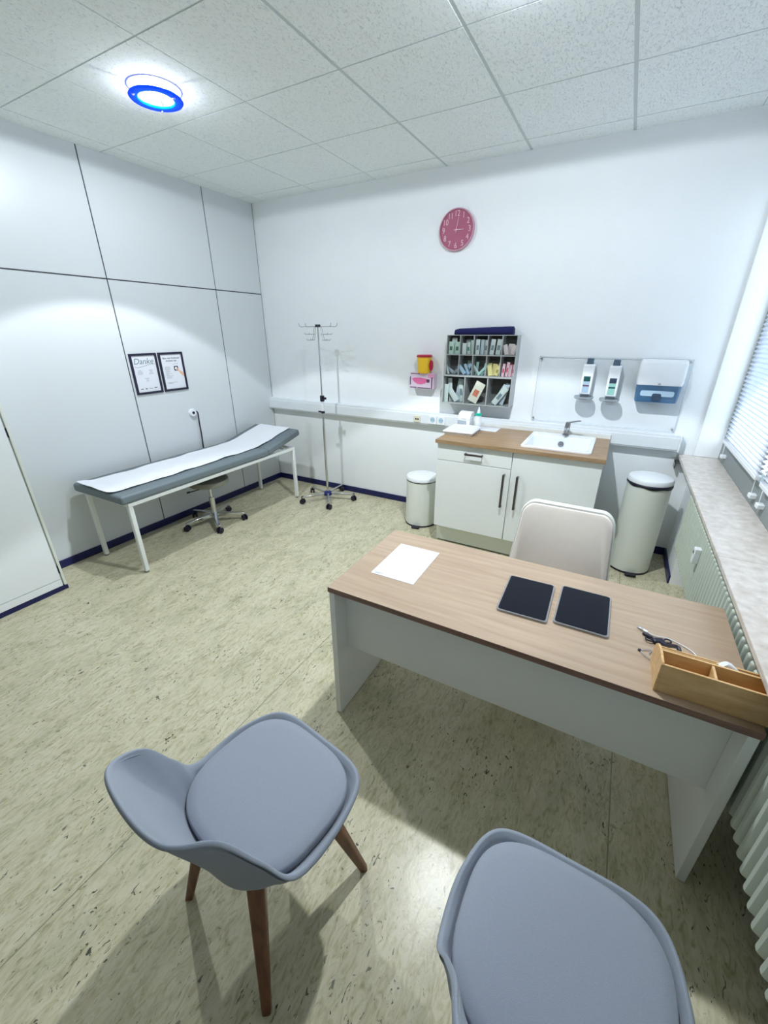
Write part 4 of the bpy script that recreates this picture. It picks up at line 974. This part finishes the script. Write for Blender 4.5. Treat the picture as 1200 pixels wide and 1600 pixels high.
# ------------------------------------------------------------------ grey shell chairs
K = [(0.0, 0.228, 0.457), (0.172, 0.210, 0.460), (0.228, 0.081, 0.465), (0.226, -0.068, 0.469), (0.192, -0.130, 0.584), (0.164, -0.193, 0.724), (0.122, -0.272, 0.786), (0.0, -0.291, 0.800)]
def shell_chair(label, x, y, rz):
    t = thing('shell_chair', label, 'chair', (x, y, 0), rz, 'grey shell chairs in front of the desk')
    loop = [Vector(k) for k in K] + [Vector((-k[0], k[1], k[2])) for k in K[-2:0:-1]]
    rim = spline(loop, 8, closed=True)
    bl = [(0, 0.214, 0.446), (0.166, 0.196, 0.447), (0.215, 0.080, 0.449), (0.212, -0.060, 0.452), (0.184, -0.108, 0.456), (0.158, -0.142, 0.460), (0.110, -0.172, 0.462), (0, -0.186, 0.462)]
    base = spline([Vector(k) for k in bl] + [Vector((-k[0], k[1], k[2])) for k in bl[-2:0:-1]], 8, closed=True)
    c0 = Vector((0, 0.0, 0.405))
    rings = []
    for i in range(1, 10):
        tt = i/9; g = 1-(1-tt)**1.5; hh = tt**2.6
        rings.append([(c0.x + (p.x-c0.x)*g, c0.y + (p.y-c0.y)*g, c0.z + (p.z-c0.z)*hh) for p in base])
    for i in range(1, 7):
        tt = i/6
        rg = []
        for p, q in zip(base, rim):
            e = tt**1.25; v = p.lerp(q, tt)
            rg.append((p.x + (q.x-p.x)*e, p.y + (q.y-p.y)*e, p.z + (q.z-p.z)*tt))
        rings.append(rg)
    for out_, dn in ((0.005, -0.001), (0.010, -0.006), (0.012, -0.013)):
        lip = []
        for p in rim:
            d = Vector((p.x, p.y+0.02, 0)).normalized()
            lip.append((p.x + d.x*out_, p.y + d.y*out_, p.z + dn))
        rings.append(lip)
    mb = MB(); mb.loft(rings, (False, False))
    mb.f.append(tuple(range(len(rim)))[::-1]); mb.mi.append(0)
    mb.build('shell', M['shell'], t, solid=0.014, offset=-1, sub=1, sharp=80, recalc=False)
    # seat cushion
    def ring(k, z):
        out = []
        for px, py in sup(1, 1, 3.3, 64):
            yy = 0.020 + py*0.194*k
            wd = 0.212 - 0.022*max(0, -py)**2 - 0.012*max(0, py)**3
            out.append((px*wd*k, yy, z))
        return out
    MB().loft([ring(0.95, 0.425), ring(0.995, 0.44), ring(1.0, 0.460), ring(0.994, 0.467), ring(0.975, 0.4715), ring(0.85, 0.476), ring(0.5, 0.479), ring(0.05, 0.480)], (True, True)).build('seat_cushion', M['cushion'], t, sharp=70)
    for sx, sy in ((1, 1), (1, -1), (-1, 1), (-1, -1)):
        top = Vector((sx*0.118, sy*0.112 - 0.005, 0.398)); ft = Vector((sx*0.198, sy*0.201, 0.0))
        rr_ = []
        for f in (0.0, 0.25, 0.5, 0.75, 1.0):
            p = ft.lerp(top, f); h = 0.0125 + 0.0115*f
            ang = math.atan2(sy, sx)
            rr_.append([(p.x + q[0]*math.cos(ang) - q[1]*math.sin(ang), p.y + q[0]*math.sin(ang) + q[1]*math.cos(ang), p.z) for q in rrect(2*h, 2*h, h*0.55, 4)])
        MB().loft(rr_).build('leg', M['walnut'], t)
    MB().obox((0, 0, 0.372), (0.30, 0.026, 0.006), Matrix.Rotation(0.76, 3, 'Z')).obox((0, 0, 0.3655), (0.30, 0.026, 0.006), Matrix.Rotation(-0.76, 3, 'Z')).build('leg_bracket', M['black'], t)
    return t
c1 = shell_chair('grey shell chair with brown wooden legs, standing left of the other', 2.838, -3.180, R(-8.9))
dup(c1, (3.632, -3.157, 0), R(-1.3), 'grey shell chair cut by the bottom edge, nearest the desk end')

# ------------------------------------------------------------------ world, camera, output
w = bpy.data.worlds.new('dusk sky'); SC.world = w; w.use_nodes = True
bg = w.node_tree.nodes['Background']; bg.inputs[0].default_value = (0.80, 0.90, 1.0, 1); bg.inputs[1].default_value = 3.2
cam = bpy.data.cameras.new('camera'); co = bpy.data.objects.new('camera', cam); COL.objects.link(co)
cam.sensor_fit = 'VERTICAL'; cam.sensor_height = 36; cam.lens = 639.31/1600*36; cam.clip_start = 0.02
yaw, pit, rol = -0.5051, -0.4147, -0.0016
f = Vector((math.sin(yaw)*math.cos(pit), math.cos(yaw)*math.cos(pit), math.sin(pit)))
r = Vector((math.cos(yaw), -math.sin(yaw), 0)); u = r.cross(f)
r2 = r*math.cos(rol) + u*math.sin(rol); u2 = u*math.cos(rol) - r*math.sin(rol)
mw = Matrix((r2, u2, -f)).transposed().to_4x4(); mw.translation = Vector((3.508, -3.666, 1.6717))
co.matrix_world = mw
SC.camera = co
vs = SC.view_settings
vs.view_transform = 'Standard'; vs.look = 'None'; vs.gamma = 1; vs.exposure = 0.50; vs.use_curve_mapping = False
SC.cycles.max_bounces = 10; SC.cycles.diffuse_bounces = 6; SC.cycles.transparent_max_bounces = 16
SC.cycles.sample_clamp_indirect = 6
SC.cycles.caustics_reflective = False; SC.cycles.caustics_refractive = False
